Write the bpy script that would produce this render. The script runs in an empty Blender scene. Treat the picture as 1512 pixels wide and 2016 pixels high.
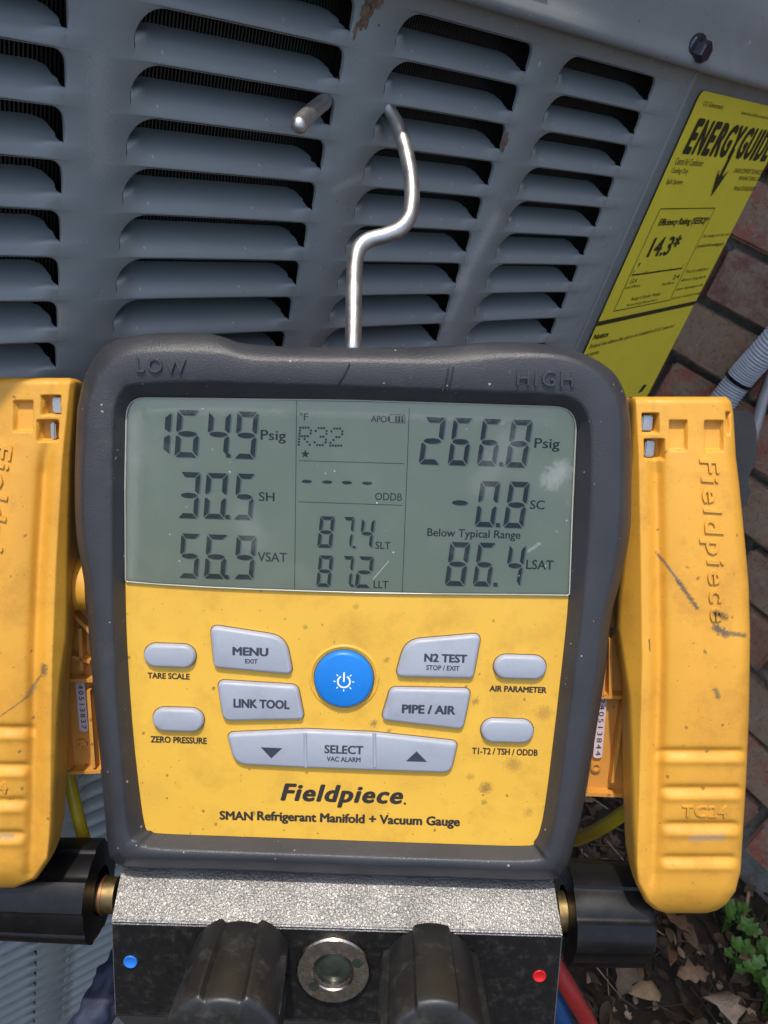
import bpy, bmesh, math, random
import numpy as np
from mathutils import Vector, Matrix, noise as mnoise
random.seed(7); RND = random.Random(11)
sc = bpy.context.scene
COL = sc.collection

# ------------------------------------------------------------------ camera
F, CX, CY = 1570.0, 756.0, 1008.0          # focal length and centre in pixels of the 1512 x 2016 photo
def unit(v):
    v = np.array(v, float); return v/np.linalg.norm(v)
dn = unit((-726, 2192, F))                 # world "down" seen by the camera (x right, y down, z forward)
hz = unit((2000, -(-726*2000+F*F)/2192, F))  # along the louvred face
nr = np.cross(dn, hz)                      # out of the louvred face, towards the viewer
CAMH = 0.86
R = np.array([hz, -nr, -dn])               # camera vec -> world
def ray(x, y): return R @ np.array([(x-CX)/F, (y-CY)/F, 1.0])
CAMP = np.array([0, 0, CAMH])
def W(x, y, depth): return CAMP + ray(x, y)*depth
cam = bpy.data.objects.new('camera', bpy.data.cameras.new('camera')); COL.objects.link(cam)
cx, cy, cz = R@np.array([1,0,0]), R@np.array([0,-1,0]), R@np.array([0,0,-1])
cam.matrix_world = Matrix(((cx[0],cy[0],cz[0],0),(cx[1],cy[1],cz[1],0),(cx[2],cy[2],cz[2],CAMH),(0,0,0,1)))
cam.data.sensor_fit = 'VERTICAL'; cam.data.sensor_height = 24; cam.data.lens = 24*F/2016
cam.data.clip_start = 0.01; cam.data.clip_end = 200
cam.data.dof.use_dof = True; cam.data.dof.focus_distance = 0.255; cam.data.dof.aperture_fstop = 42
sc.camera = cam
# ------------------------------------------------------------------ sky, sun, exposure
SUN = unit((-0.30, 0.05, 0.95))
sun_el = math.asin(SUN[2]); sun_az = math.atan2(SUN[0], SUN[1])
w = bpy.data.worlds.new("World"); sc.world = w; w.use_nodes = True
nt = w.node_tree; bg = nt.nodes['Background']
sky = nt.nodes.new('ShaderNodeTexSky'); sky.sky_type = 'NISHITA'; sky.sun_disc = False
sky.sun_elevation = sun_el; sky.sun_rotation = sun_az; sky.air_density = 1.0; sky.dust_density = 2.5
nt.links.new(sky.outputs[0], bg.inputs[0]); bg.inputs[1].default_value = 0.15
sl = bpy.data.lights.new('sun', 'SUN'); sl.energy = 2.0; sl.angle = math.radians(1.2); sl.color = (1.0, .93, .82)
so = bpy.data.objects.new('sun', sl); COL.objects.link(so)
so.rotation_euler = Vector(SUN).to_track_quat('Z', 'Y').to_euler()
sc.view_settings.view_transform = 'Standard'; sc.view_settings.look = 'None'
sc.view_settings.exposure = 0.85; sc.view_settings.gamma = 1

# ------------------------------------------------------------------ object helpers
def link(name, me, mat=None, parent=None, mw=None):
    o = bpy.data.objects.new(name, me); COL.objects.link(o)
    if mat is not None and me is not None and len(me.materials) == 0:
        for m in (mat if isinstance(mat, (list, tuple)) else [mat]): me.materials.append(m)
    if parent: o.parent = parent
    if mw is not None: o.matrix_local = mw
    return o
def tag(o, label=None, cat=None, group=None, kind=None):
    if label: o['label'] = label
    if cat: o['category'] = cat
    if group: o['group'] = group
    if kind: o['kind'] = kind
    return o
def empty(name, mw):
    o = bpy.data.objects.new(name, None); COL.objects.link(o); o.empty_display_size = .02; o.matrix_world = mw; return o
def mesh(verts, faces, smooth=True, name='mesh', mats=None):
    me = bpy.data.meshes.new(name); me.from_pydata([tuple(map(float, v)) for v in verts], [], faces)
    if smooth: me.polygons.foreach_set('use_smooth', [True]*len(me.polygons))
    if mats: me.polygons.foreach_set('material_index', mats)
    me.update(); return me
def fix_normals(me):
    bm = bmesh.new(); bm.from_mesh(me); bmesh.ops.recalc_face_normals(bm, faces=bm.faces); bm.to_mesh(me); bm.free()
def autosmooth(me, ang=35):
    bm = bmesh.new(); bm.from_mesh(me); c = math.radians(ang)
    for e in bm.edges:
        e.smooth = not (len(e.link_faces) == 2 and e.calc_face_angle(0) > c)
    bm.to_mesh(me); bm.free(); return me
def box(x0, x1, y0, y1, z0, z1, bev=0.0, seg=2):
    bm = bmesh.new(); bmesh.ops.create_cube(bm, size=1)
    for v in bm.verts:
        v.co = Vector(((x0+x1)/2+v.co.x*(x1-x0), (y0+y1)/2+v.co.y*(y1-y0), (z0+z1)/2+v.co.z*(z1-z0)))
    if bev: bmesh.ops.bevel(bm, geom=bm.edges[:], offset=bev, segments=seg, affect='EDGES')
    me = bpy.data.meshes.new('box'); bm.to_mesh(me); bm.free()
    me.polygons.foreach_set('use_smooth', [True]*len(me.polygons)); return autosmooth(me, 50)
def join_meshes(mes, name='joined'):
    V, Fc = [], []
    for m in mes:
        b = len(V); V += [v.co[:] for v in m.vertices]; Fc += [tuple(b+i for i in p.vertices) for p in m.polygons]
    me = mesh(V, Fc, False, name); return me
def catmull(P, n=6, closed=True):
    P = [np.array(p, float) for p in P]; out = []; N = len(P); rng = N if closed else N-1
    for i in range(rng):
        if closed: a, b, c, d = P[i-1], P[i], P[(i+1) % N], P[(i+2) % N]
        else: a, b, c, d = P[max(i-1,0)], P[i], P[i+1], P[min(i+2,N-1)]
        for k in range(n):
            t = k/n
            out.append(.5*((2*b)+(-a+c)*t+(2*a-5*b+4*c-d)*t*t+(-a+3*b-3*c+d)*t**3))
    if not closed: out.append(P[-1])
    return out
def tube(P, r, n=16, cap=True, rfun=None):
    P = [np.array(p, float) for p in P]; V = []; Fc = []
    T = [unit(P[min(i+1, len(P)-1)]-P[max(i-1, 0)]) for i in range(len(P))]
    a = unit(np.cross(T[0], (0.3, 0.2, 0.9)))
    for i, p in enumerate(P):
        a = unit(a-T[i]*np.dot(a, T[i])); b = np.cross(T[i], a); rr = rfun(i/(len(P)-1)) if rfun else r
        for k in range(n):
            t = 2*math.pi*k/n; V.append(p+rr*(math.cos(t)*a+math.sin(t)*b))
    for i in range(len(P)-1):
        for k in range(n):
            Fc.append((i*n+k, i*n+(k+1) % n, (i+1)*n+(k+1) % n, (i+1)*n+k))
    if cap:
        Fc.append(tuple(range(n))[::-1]); Fc.append(tuple((len(P)-1)*n+k for k in range(n)))
    return autosmooth(mesh(V, Fc), 60)
def loft(loops, cap0=False, cap1=False, closed=True):
    V = []; Fc = []; n = len(loops[0])
    for l in loops: V += [tuple(p) for p in l]
    for i in range(len(loops)-1):
        for k in range(n if closed else n-1):
            Fc.append((i*n+k, i*n+(k+1) % n, (i+1)*n+(k+1) % n, (i+1)*n+k))
    if cap0: Fc.append(tuple(range(n))[::-1])
    if cap1: Fc.append(tuple((len(loops)-1)*n+k for k in range(n)))
    me = mesh(V, Fc); fix_normals(me); return me
def sstep(a, b, x):
    t = np.clip((x-a)/(b-a), 0, 1); return t*t*(3-2*t)

class Frame:
    """a flat frame in the world: local X right, Y up, Z towards the viewer; at(px,py,z) = local point under that pixel of the photo"""
    def __init__(s, origin, X, Y):
        s.o = np.array(origin, float); s.X = unit(X); s.Z = unit(np.cross(s.X, Y)); s.Y = np.cross(s.Z, s.X)
        s.M = np.array([s.X, s.Y, s.Z]); s.c = s.M @ (CAMP-s.o)
        X, Y, Z, o = s.X, s.Y, s.Z, s.o
        s.mw = Matrix(((X[0],Y[0],Z[0],o[0]),(X[1],Y[1],Z[1],o[1]),(X[2],Y[2],Z[2],o[2]),(0,0,0,1)))
    def at(s, x, y, z=0.0):
        r = s.M @ ray(x, y); t = (z-s.c[2])/r[2]; return s.c+r*t
    def loc(s, P): return s.M @ (np.array(P)-s.o)

# ------------------------------------------------------------------ material helpers
def new_mat(name):
    m = bpy.data.materials.new(name); m.use_nodes = True
    return m, m.node_tree, m.node_tree.nodes['Principled BSDF']
def N(nt, typ, **kw):
    n = nt.nodes.new(typ)
    for k, v in kw.items():
        if k.startswith('i_'): n.inputs[int(k[2:])].default_value = v
        else: setattr(n, k, v)
    return n
def noise(nt, scale, detail=4, rough=.6, vec=None, dist=0.0):
    n = nt.nodes.new('ShaderNodeTexNoise'); n.inputs['Scale'].default_value = scale
    n.inputs['Detail'].default_value = detail; n.inputs['Roughness'].default_value = rough; n.inputs['Distortion'].default_value = dist
    if vec is None:
        tc = nt.nodes.get('TC') or nt.nodes.new('ShaderNodeTexCoord'); tc.name = 'TC'; vec = tc.outputs['Object']
    nt.links.new(vec, n.inputs['Vector']); return n.outputs['Fac']
def ramp(nt, fac, stops):
    r = nt.nodes.new('ShaderNodeValToRGB'); e = r.color_ramp.elements
    while len(e) < len(stops): e.new(.5)
    for i, (p, c) in enumerate(stops):
        e[i].position = p; e[i].color = (c, c, c, 1) if not hasattr(c, '__len__') else (*c, 1)
    nt.links.new(fac, r.inputs[0]); return r.outputs[0]
def mixc(nt, fac, a, b, mode='MIX'):
    m = nt.nodes.new('ShaderNodeMix'); m.data_type = 'RGBA'; m.blend_type = mode
    for s, v in ((0, fac), (6, a), (7, b)):
        if hasattr(v, 'links'): nt.links.new(v, m.inputs[s])
        else: m.inputs[s].default_value = v if s == 0 else (*v, 1)
    return m.outputs[2]
def math_(nt, op, a, b=None, c=None, clamp=False):
    m = nt.nodes.new('ShaderNodeMath'); m.operation = op; m.use_clamp = clamp
    for i, v in enumerate((a, b, c)):
        if v is None: continue
        if hasattr(v, 'links'): nt.links.new(v, m.inputs[i])
        else: m.inputs[i].default_value = v
    return m.outputs[0]
def bump(nt, bs, hts):
    prev = None
    for h, dist, st in hts:
        b = nt.nodes.new('ShaderNodeBump'); b.inputs['Distance'].default_value = dist; b.inputs['Strength'].default_value = st
        nt.links.new(h, b.inputs['Height'])
        if prev: nt.links.new(prev, b.inputs['Normal'])
        prev = b.outputs[0]
    nt.links.new(prev, bs.inputs['Normal'])
def seg_mask(nt, p0, p1, width, nscale=700, namp=.6, ax=(0, 1)):
    """1 near the segment p0-p1 (object coordinates, xy), broken up by noise"""
    tc = nt.nodes.get('TC') or nt.nodes.new('ShaderNodeTexCoord'); tc.name = 'TC'
    sp = nt.nodes.new('ShaderNodeSeparateXYZ'); nt.links.new(tc.outputs['Object'], sp.inputs[0])
    dx, dy = p1[0]-p0[0], p1[1]-p0[1]; L2 = dx*dx+dy*dy
    x = math_(nt, 'SUBTRACT', sp.outputs[ax[0]], float(p0[0])); y = math_(nt, 'SUBTRACT', sp.outputs[ax[1]], float(p0[1]))
    t = math_(nt, 'ADD', math_(nt, 'MULTIPLY', x, float(dx/L2)), math_(nt, 'MULTIPLY', y, float(dy/L2)), clamp=True)
    ex = math_(nt, 'SUBTRACT', x, math_(nt, 'MULTIPLY', t, float(dx))); ey = math_(nt, 'SUBTRACT', y, math_(nt, 'MULTIPLY', t, float(dy)))
    dd = math_(nt, 'SQRT', math_(nt, 'ADD', math_(nt, 'MULTIPLY', ex, ex), math_(nt, 'MULTIPLY', ey, ey)))
    q = math_(nt, 'DIVIDE', dd, float(width))
    nn = noise(nt, nscale, 3, .7)
    q = math_(nt, 'ADD', q, math_(nt, 'MULTIPLY', math_(nt, 'SUBTRACT', nn, .5), namp*3))
    return ramp(nt, q, [(.25, 1.0), (1.0, 0.0)])
def spots(nt, scale, thresh, soft=.1, rnd=1.0):
    v = nt.nodes.new('ShaderNodeTexVoronoi'); v.inputs['Scale'].default_value = scale; v.inputs['Randomness'].default_value = rnd
    tc = nt.nodes.get('TC') or nt.nodes.new('ShaderNodeTexCoord'); tc.name = 'TC'
    mp = nt.nodes.new('ShaderNodeVectorMath'); mp.operation = 'ADD'
    nn = nt.nodes.new('ShaderNodeTexNoise'); nn.inputs['Scale'].default_value = scale*2.5
    nt.links.new(tc.outputs['Object'], nn.inputs['Vector'])
    sc_ = nt.nodes.new('ShaderNodeVectorMath'); sc_.operation = 'SCALE'; sc_.inputs[3].default_value = .35/scale
    nt.links.new(nn.outputs['Color'], sc_.inputs[0]); nt.links.new(tc.outputs['Object'], mp.inputs[0]); nt.links.new(sc_.outputs[0], mp.inputs[1])
    nt.links.new(mp.outputs[0], v.inputs['Vector'])
    # spot size varies by cell
    bw = nt.nodes.new('ShaderNodeSeparateColor'); nt.links.new(v.outputs['Color'], bw.inputs[0])
    th = math_(nt, 'MULTIPLY', math_(nt, 'POWER', bw.outputs[0], 3.0), thresh)
    d = math_(nt, 'SUBTRACT', th, v.outputs['Distance'])
    return math_(nt, 'DIVIDE', d, soft, clamp=True)

def simple(name, col, rough=.5, metal=0, grain=None, var=0.0, vscale=60, dirt=None, spec=.5):
    m, nt, b = new_mat(name)
    b.inputs['Base Color'].default_value = (*col, 1); b.inputs['Roughness'].default_value = rough; b.inputs['Metallic'].default_value = metal
    b.inputs['Specular IOR Level'].default_value = spec
    c = None
    if var:
        f = noise(nt, vscale, 5, .65)
        c = mixc(nt, ramp(nt, f, [(.3, 0.0), (.7, 1.0)]), tuple(x*(1-var) for x in col), tuple(min(1, x*(1+var)) for x in col))
        r = ramp(nt, noise(nt, vscale*1.7, 3), [(.3, max(0, rough-.08)), (.7, min(1, rough+.1))]); nt.links.new(r, b.inputs['Roughness'])
    if dirt:
        dc, amt, dscale = dirt
        f2 = ramp(nt, noise(nt, dscale, 8, .75), [(.52, 0.0), (.75, amt)])
        c = mixc(nt, f2, c if c is not None else col, dc)
    if c is not None: nt.links.new(c, b.inputs['Base Color'])
    if grain: bump(nt, b, [(noise(nt, grain[0], 2, .5), grain[1], grain[2])])
    return m

M = {}
def mat_ac():
    m, nt, b = new_mat('ac_grey_paint')
    def fp(x, y):
        q = ray(x, y); t = .24/q[1]; P = CAMP+q*t; return (P[0], P[2])
    c = mixc(nt, ramp(nt, noise(nt, 9, 4), [(.3, 0.0), (.7, 1.0)]), (.195, .215, .218), (.25, .268, .266))
    c = mixc(nt, ramp(nt, noise(nt, 22, 9, .8), [(.56, 0.0), (.70, .45)]), c, (.33, .32, .31))
    c = mixc(nt, math_(nt, 'MULTIPLY', spots(nt, 75, .10, .03), .7), c, (.60, .57, .52))
    c = mixc(nt, math_(nt, 'MULTIPLY', spots(nt, 190, .13, .05), .6), c, (.52, .50, .46))
    c = mixc(nt, math_(nt, 'MULTIPLY', spots(nt, 140, .10, .04), .8), c, (.04, .035, .03))
    for p0, p1, wd, am in (((975, 430), (905, 560), .0045, .45), ((915, 560), (880, 640), .004, .35), ((735, 335), (660, 372), .002, .3), ((1348, 225), (1325, 300), .0008, .7), ((195, 120), (200, 330), .004, .18)):
        k = seg_mask(nt, fp(*p0), fp(*p1), wd, 1400, 1.4, (0, 2)); c = mixc(nt, math_(nt, 'MULTIPLY', k, am), c, (.50, .48, .45))
    nt.links.new(c, b.inputs['Base Color'])
    nt.links.new(ramp(nt, noise(nt, 60, 6, .7), [(.3, .24), (.75, .42)]), b.inputs['Roughness'])
    bump(nt, b, [(noise(nt, 900, 2), .00012, .35), (noise(nt, 30, 3), .0016, .35)])
    return m
M['ac'] = mat_ac()
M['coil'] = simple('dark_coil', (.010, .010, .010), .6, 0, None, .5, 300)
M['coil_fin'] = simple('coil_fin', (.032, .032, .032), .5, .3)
M['chrome'] = simple('polished_rod', (.55, .54, .52), .42, 1, (500, .0003, .3), .12, 90)
M['bolt'] = simple('zinc_bolt', (.07, .07, .09), .35, .8, None, .2, 300)
M['rust'] = simple('peeled_rust', (.16, .105, .07), .9, 0, (1500, .0006, .8), .4, 500)

def mat_rubber():
    m, nt, b = new_mat('charcoal_rubber')
    c = mixc(nt, ramp(nt, noise(nt, 25, 6, .7), [(.35, 0.0), (.7, 1.0)]), (.028, .030, .036), (.043, .045, .051))
    c = mixc(nt, ramp(nt, noise(nt, 60, 9, .8), [(.55, 0.0), (.72, .35)]), c, (.12, .105, .09))
    c = mixc(nt, math_(nt, 'MULTIPLY', spots(nt, 330, .16, .05), .8), c, (.5, .47, .42))
    nt.links.new(c, b.inputs['Base Color'])
    nt.links.new(ramp(nt, noise(nt, 45, 5), [(.3, .36), (.7, .5)]), b.inputs['Roughness'])
    bump(nt, b, [(noise(nt, 2400, 2, .5), .00022, .6), (noise(nt, 120, 4), .0004, .2)])
    return m
M['rubber'] = mat_rubber()
def mat_yellow(name, base, dark, stain, grain=(2200, .00006, .3), rough=.42, scuffs=(), blobs=()):
    m, nt, b = new_mat(name)
    c = mixc(nt, ramp(nt, noise(nt, 22, 5, .6), [(.3, 0.0), (.75, 1.0)]), base, dark)
    c = mixc(nt, ramp(nt, noise(nt, 55, 8, .75), [(.50, 0.0), (.78, stain)]), c, (.30, .135, .018))
    c = mixc(nt, math_(nt, 'MULTIPLY', spots(nt, 260, .20, .06), .65), c, (.14, .07, .02))
    c = mixc(nt, math_(nt, 'MULTIPLY', spots(nt, 700, .22, .08), .5), c, (.10, .05, .02))
    for p, r, a in blobs:
        k = seg_mask(nt, p, (p[0]+.0003, p[1]+.0002), r, 1300, .75)
        c = mixc(nt, math_(nt, 'MULTIPLY', k, a), c, (.20, .11, .035))
    for p0, p1, wd, cc in scuffs:
        c = mixc(nt, math_(nt, 'MULTIPLY', seg_mask(nt, p0, p1, wd, 1500, .8), .85), c, cc)
    nt.links.new(c, b.inputs['Base Color']); b.inputs['Roughness'].default_value = rough
    nt.links.new(ramp(nt, noise(nt, 40, 5), [(.3, rough-.06), (.7, rough+.1)]), b.inputs['Roughness'])
    bump(nt, b, [(noise(nt, grain[0], 2), grain[1], grain[2]), (noise(nt, 90, 5), .0003, .2)])
    return m
M['print'] = simple('black_print', (.028, .022, .018), .5, 0, None, .2, 400)
M['lcd_ink'] = simple('lcd_segment', (.012, .016, .013), .6, spec=.2)
M['lcd_line'] = simple('lcd_line', (.012, .016, .015), .4)
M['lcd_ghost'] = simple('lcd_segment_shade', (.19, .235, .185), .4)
M['btn'] = simple('grey_silicone', (.335, .36, .42), .45, 0, (2600, .00005, .3), .05, 120, ((.20, .19, .18), .3, 90))
M['btn_print'] = simple('button_print', (.035, .04, .06), .5)
M['blue'] = simple('blue_silicone', (.006, .185, .62), .42, 0, (2600, .00005, .25), .05, 60)
M['white'] = simple('white_print', (.85, .88, .9), .5)
M['black_gloss'] = simple('glossy_black_plastic', (.006, .006, .007), .3, 0, (600, .0001, .1), .3, 40, ((.04, .037, .035), .2, 160), .3)
M['knob'] = simple('matte_black_knob', (.013, .013, .0135), .42, 0, (2500, .0001, .4), .25, 60, ((.13, .12, .10), .35, 150))
M['block_face'] = simple('black_anodised', (.0055, .005, .005), .55, 0, (4000, .00006, .3), .3, 300, ((.12, .11, .10), .25, 300), .3)
def mat_texblock():
    m, nt, b = new_mat('wrinkle_coated_metal')
    f = noise(nt, 1300, 2, .6, dist=.8)
    b.inputs['Base Color'].default_value = (.12, .12, .125, 1); b.inputs['Metallic'].default_value = .75
    nt.links.new(mixc(nt, ramp(nt, noise(nt, 60, 4), [(.3, 0.0), (.7, 1.0)]), (.14, .138, .135), (.23, .225, .22)), b.inputs['Base Color'])
    b.inputs['Roughness'].default_value = .4
    bump(nt, b, [(f, .00036, .9)])
    return m
M['block'] = mat_texblock()
M['nickel'] = simple('nickel', (.50, .46, .41), .25, 1, (900, .0002, .25), .15, 200, ((.16, .12, .09), .6, 200))
M['bore'] = simple('sight_glass_bore', (.03, .04, .032), .12, .2, None, .4, 200)
M['brass'] = simple('brass', (.26, .19, .09), .5, 1, None, .2, 200)
M['copper'] = simple('copper_washer', (.38, .17, .09), .5, 1)
M['steel'] = simple('spring_steel', (.50, .48, .45), .42, 1, (500, .0003, .3), .1, 200)
M['dot_blue'] = simple('blue_dot', (.02, .17, .62), .3)
M['dot_red'] = simple('red_dot', (.55, .012, .015), .3)

# =================================================================== AIR CONDITIONER
YF = 0.24                                            # the louvred face stands at y = 0.24
ACF = Frame((0, YF, CAMH), (1, 0, 0), (0, 0, 1))     # local x = along the face, y = up, z = out of it
ac = empty('air_conditioner', Matrix.Translation((0.18, YF, 0)))
tag(ac, 'grey painted outdoor air conditioner cabinet with rows of louvres, behind the hanging gauge', 'air conditioner')
acw = Matrix.Translation((-0.18, -YF, 0))            # children given in world coordinates
def acpart(name, me, mat, parent=None, mw=None):
    o = link(name, me, mat, parent or ac)
    o.matrix_local = (acw @ mw) if mw is not None else acw
    return o
PITCH = .0143; HOLE = .0133; TIP = .0093; VTOP = .0162
COLS = [(-.0725, -.0025), (.0150, .0853), (.1036, .1738), (.1927, .2581), (.2767, .3402)]
BNDS = [-.081, .0062, .09445, .18325, .2674, .3646]
ROWS = 46
def outline(u0, u1, n=10):
    """hole seen from the front, starting at the left tip, over the top, down to the bottom; returns (u, w, wt)"""
    P = []
    ra, rb = .0086, .0093
    for k in range(n+1):                                            # big left arc
        t = k/n*math.pi/2; P.append((u0+ra-ra*math.cos(t), rb-rb*math.sin(t), 1 if k > 0 else .3))
    P += [(u0+ra+(u1-u0-ra-.0035)*f, 0, 1) for f in (.2, .4, .6, .8)]
    rr = .0035
    for k in range(6):
        t = k/5*math.pi/2; P.append((u1-rr+rr*math.sin(t), rr-rr*math.cos(t), 1))
    P += [(u1+.0002, .0055, 1), (u1+.0003, .0078, 1), (u1, TIP, .3), (u1-.0002, .0115, 0), (u1-.0002, HOLE, 0)]
    P += [(u1+(u0-u1)*f, HOLE, 0) for f in (.2, .4, .6, .8)]
    P += [(u0+.0002, HOLE, 0), (u0+.0002, .0115, 0)]
    return P
def face_sheet():
    V, Fc = [], []
    for ci, (u0, u1) in enumerate(COLS):
        O = outline(u0, u1); n = len(O); b0, b1 = BNDS[ci], BNDS[ci+1]
        for r in range(ROWS):
            vt = VTOP+r*PITCH; c0, c1 = -.0005, PITCH-.0005
            if r == ROWS-1: c1 = .03
            loops = [[], [], [], []]
            um, wm = (u0+u1)/2, HOLE/2
            for (u, wv, wt) in O:
                # outer point on the cell border
                if wt > 0 and wv < .004 and u0+.004 < u < u1-.0008: q = (b0+(b1-b0)*(u-u0-.004)/(u1-u0-.0048), c0)
                elif wt == 0 and wv >= HOLE-1e-6 and u0+.001 < u < u1-.001: q = (b0+(b1-b0)*(u-u0)/(u1-u0), c1)
                elif u < um: q = (b0, c0+(c1-c0)*min(1, max(0, (wv)/HOLE)))
                else: q = (b1, c0+(c1-c0)*min(1, max(0, (wv)/HOLE)))
                du, dw = (u-um)/(u1-u0)*2, (wv-wm)/wm
                L = math.hypot(du**3, dw**3)+1e-9; ou, ow = du**3/L, dw**3/L
                loops[0].append((q[0], q[1], 0))
                loops[1].append((u+ou*.0007*wt, wv+ow*.0007*wt, 0))
                loops[2].append((u+ou*.00015*wt, wv+ow*.00015*wt, -.0004*wt))
                loops[3].append((u, wv, -.0016*wt))
            # snap border corners
            base = len(V)
            for l in loops:
                for (u, wv, z) in l: V.append((u, YF-z, CAMH-(vt+wv)))
            for i in range(3):
                for k in range(n):
                    Fc.append((base+i*n+k, base+i*n+(k+1) % n, base+(i+1)*n+(k+1) % n, base+(i+1)*n+k))
            # fill the four cell corners
            for (cu, cw) in ((b0, c0), (b1, c0), (b1, c1), (b0, c1)):
                ds = sorted(range(n), key=lambda k: 0)
                for k in range(n):
                    a, b = loops[0][k], loops[0][(k+1) % n]
                    if (a[0] == cu and abs(a[1]-cw) > 1e-7 and b[1] == cw and abs(b[0]-cu) > 1e-7) or (a[1] == cw and abs(a[0]-cu) > 1e-7 and b[0] == cu and abs(b[1]-cw) > 1e-7):
                        V.append((cu, YF, CAMH-(vt+cw))); Fc.append((base+k, len(V)-1, base+(k+1) % n))
    # plain strip above the first row
    for (a, b, c, d_) in ((BNDS[0], BNDS[-1], VTOP-.0005, -.012),):
        k = len(V); V += [(a, YF, CAMH-c), (b, YF, CAMH-c), (b, YF, CAMH-d_), (a, YF, CAMH-d_)]; Fc.append((k, k+1, k+2, k+3))
    me = mesh(V, Fc); fix_normals(me)
    # make sure normals face -Y
    bm = bmesh.new(); bm.from_mesh(me)
    for f in bm.faces:
        if abs(f.normal.y) > .7 and f.normal.y > 0: f.normal_flip()
    bm.to_mesh(me); bm.free()
    return autosmooth(me, 50)
acpart('louvred_panel', face_sheet(), M['ac'])
def slat_mesh(wd, seed):
    rr = random.Random(seed); nu, nv = 40, 12; V = []; Fc = []
    ra, rb, r2 = .0086, .0093, .0035
    for j in range(nv+1):
        q = j/nv; wv = HOLE*(1-q)
        lo = ra-ra*math.sqrt(max(0, 1-((rb-wv)/rb)**2)) if wv < rb else .0002
        hi = (r2-math.sqrt(max(0, r2*r2-(r2-wv)**2))) if wv < r2 else .0
        # the torn right end is cut back a little as it bends inwards
        hi += .0016*sstep(.30, .9, q)+ (rr.uniform(-.0006, .0006) if .3 < q < .8 else 0)
        for i in range(nu+1):
            f = i/nu; f = .5-.5*math.cos(math.pi*f)
            u = lo+(wd-lo-hi)*f
            dist = min(u, wd-u)
            e1 = sstep(0, .0085, np.float64(dist)); e2 = sstep(.0, .0016 if u > wd/2 else .0075, np.float64(TIP-wv))
            e = max(e1, e2)
            z = -.0120*q**1.5*e
            wv2 = wv+.0056*q**1.4*e
            V.append((u, -z, -wv2))
    for j in range(nv):
        for i in range(nu):
            a = j*(nu+1)+i; Fc.append((a, a+1, a+nu+2, a+nu+1))
    return mesh(V, Fc)
smesh = {}
for ci, (u0, u1) in enumerate(COLS):
    vs = [slat_mesh(u1-u0, ci*10+k) for k in range(3)]
    for v in vs: v.materials.append(M['ac'])
    for r in range(ROWS):
        o = link('louvre_slat', vs[(r*7+ci) % 3], None, ac)
        o.matrix_local = acw @ Matrix.Translation((u0, YF, CAMH-(VTOP+r*PITCH)))
# condenser coil seen through the gaps
V, Fc = [], []
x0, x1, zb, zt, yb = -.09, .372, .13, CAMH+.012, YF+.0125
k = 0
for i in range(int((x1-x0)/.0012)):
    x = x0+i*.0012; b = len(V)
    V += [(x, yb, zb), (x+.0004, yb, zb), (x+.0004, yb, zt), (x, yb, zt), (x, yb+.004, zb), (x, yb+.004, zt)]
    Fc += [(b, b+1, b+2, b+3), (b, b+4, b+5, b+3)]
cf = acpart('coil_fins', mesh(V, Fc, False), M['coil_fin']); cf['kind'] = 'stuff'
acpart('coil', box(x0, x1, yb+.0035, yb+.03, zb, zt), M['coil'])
# corner panel, turned 8.9 degrees back
a = math.radians(8.9); UC = .366
SP = Frame((UC, YF, CAMH), (math.cos(a), math.sin(a), 0), (0, 0, 1))
xr = SP.at(1365, 602)[0]+.004
def corner_panel():
    prof = [(.0004, -.004), (.0005, -.0004), (.0010, .0003), (.0022, .0007), (.0040, .0005), (.0060, 0), (xr-.006, 0), (xr-.002, -.0008), (xr+.0015, -.004), (xr+.003, -.010), (xr+.003, -.06)]
    L = []
    for z in (-.70, .012):
        L.append([(p[0], z, p[1]-.0008 if i else -.01) for i, p in enumerate(prof)])
    me = loft(L, closed=False); return autosmooth(me, 60)
cp = acpart('corner_panel', corner_panel(), M['ac'], mw=SP.mw)
# rest of the cabinet
xe = UC+(xr+.003)*math.cos(a)+.004; ye = YF+(xr)*math.sin(a)+.01
acpart('cabinet_side', box(xe-.004, xe, ye, YF+.62, .1, CAMH+.01), M['ac'])
acpart('cabinet_side', box(-.29, -.0815, YF, YF+.002, .1, CAMH+.012), M['ac'])
acpart('cabinet_side', box(-.294, -.290, YF, YF+.62, .1, CAMH+.01), M['ac'])
acpart('cabinet_side', box(-.2895, xe-.0045, YF+.616, YF+.62, .1, CAMH+.01), M['ac'])
acpart('base_pan', box(-.31, xe+.012, YF-.012, YF+.63, .07, .1445, .004), M['ac'])
acpart('cabinet_base_rail', box(-.081, .366, YF+.0003, YF+.003, .1447, CAMH-VTOP-(ROWS-1)*PITCH-.028), M['ac'])
# top cap with its rolled skirt
def cap_mesh():
    prof = [(.004, .0082), (-.0070, .0083), (-.0086, .0090), (-.0092, .0104), (-.0088, .0122), (-.0072, .0145), (-.0056, .018), (-.0048, .026), (-.0035, .034), (.001, .044), (.012, .052), (.03, .057), (.10, .060), (.30, .062)]
    # (depth inwards from the face, height above z = CAMH - .018)
    rows = []
    for pt, ang, off in ((np.array([-.35, YF]), 0, 0), (np.array([UC-.0, YF]), a/2, 0), (np.array([UC+(xr+.006)*math.cos(a), YF+(xr+.006)*math.sin(a)]), a, 0)):
        nvec = np.array([-math.sin(ang), math.cos(ang)])   # pointing inwards
        rows.append([(pt[0]+nvec[0]*dq, pt[1]+nvec[1]*dq, CAMH-.0175+h) for dq, h in prof])
    # right-hand side
    c = rows[-1]; side = [(c[0][0]+.006+ (-p[0]), YF+.60, CAMH-.0175+p[1]) for p in prof]
    me = loft(rows, closed=False); return autosmooth(me, 70)
acpart('top_cap', cap_mesh(), M['ac'])
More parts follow.
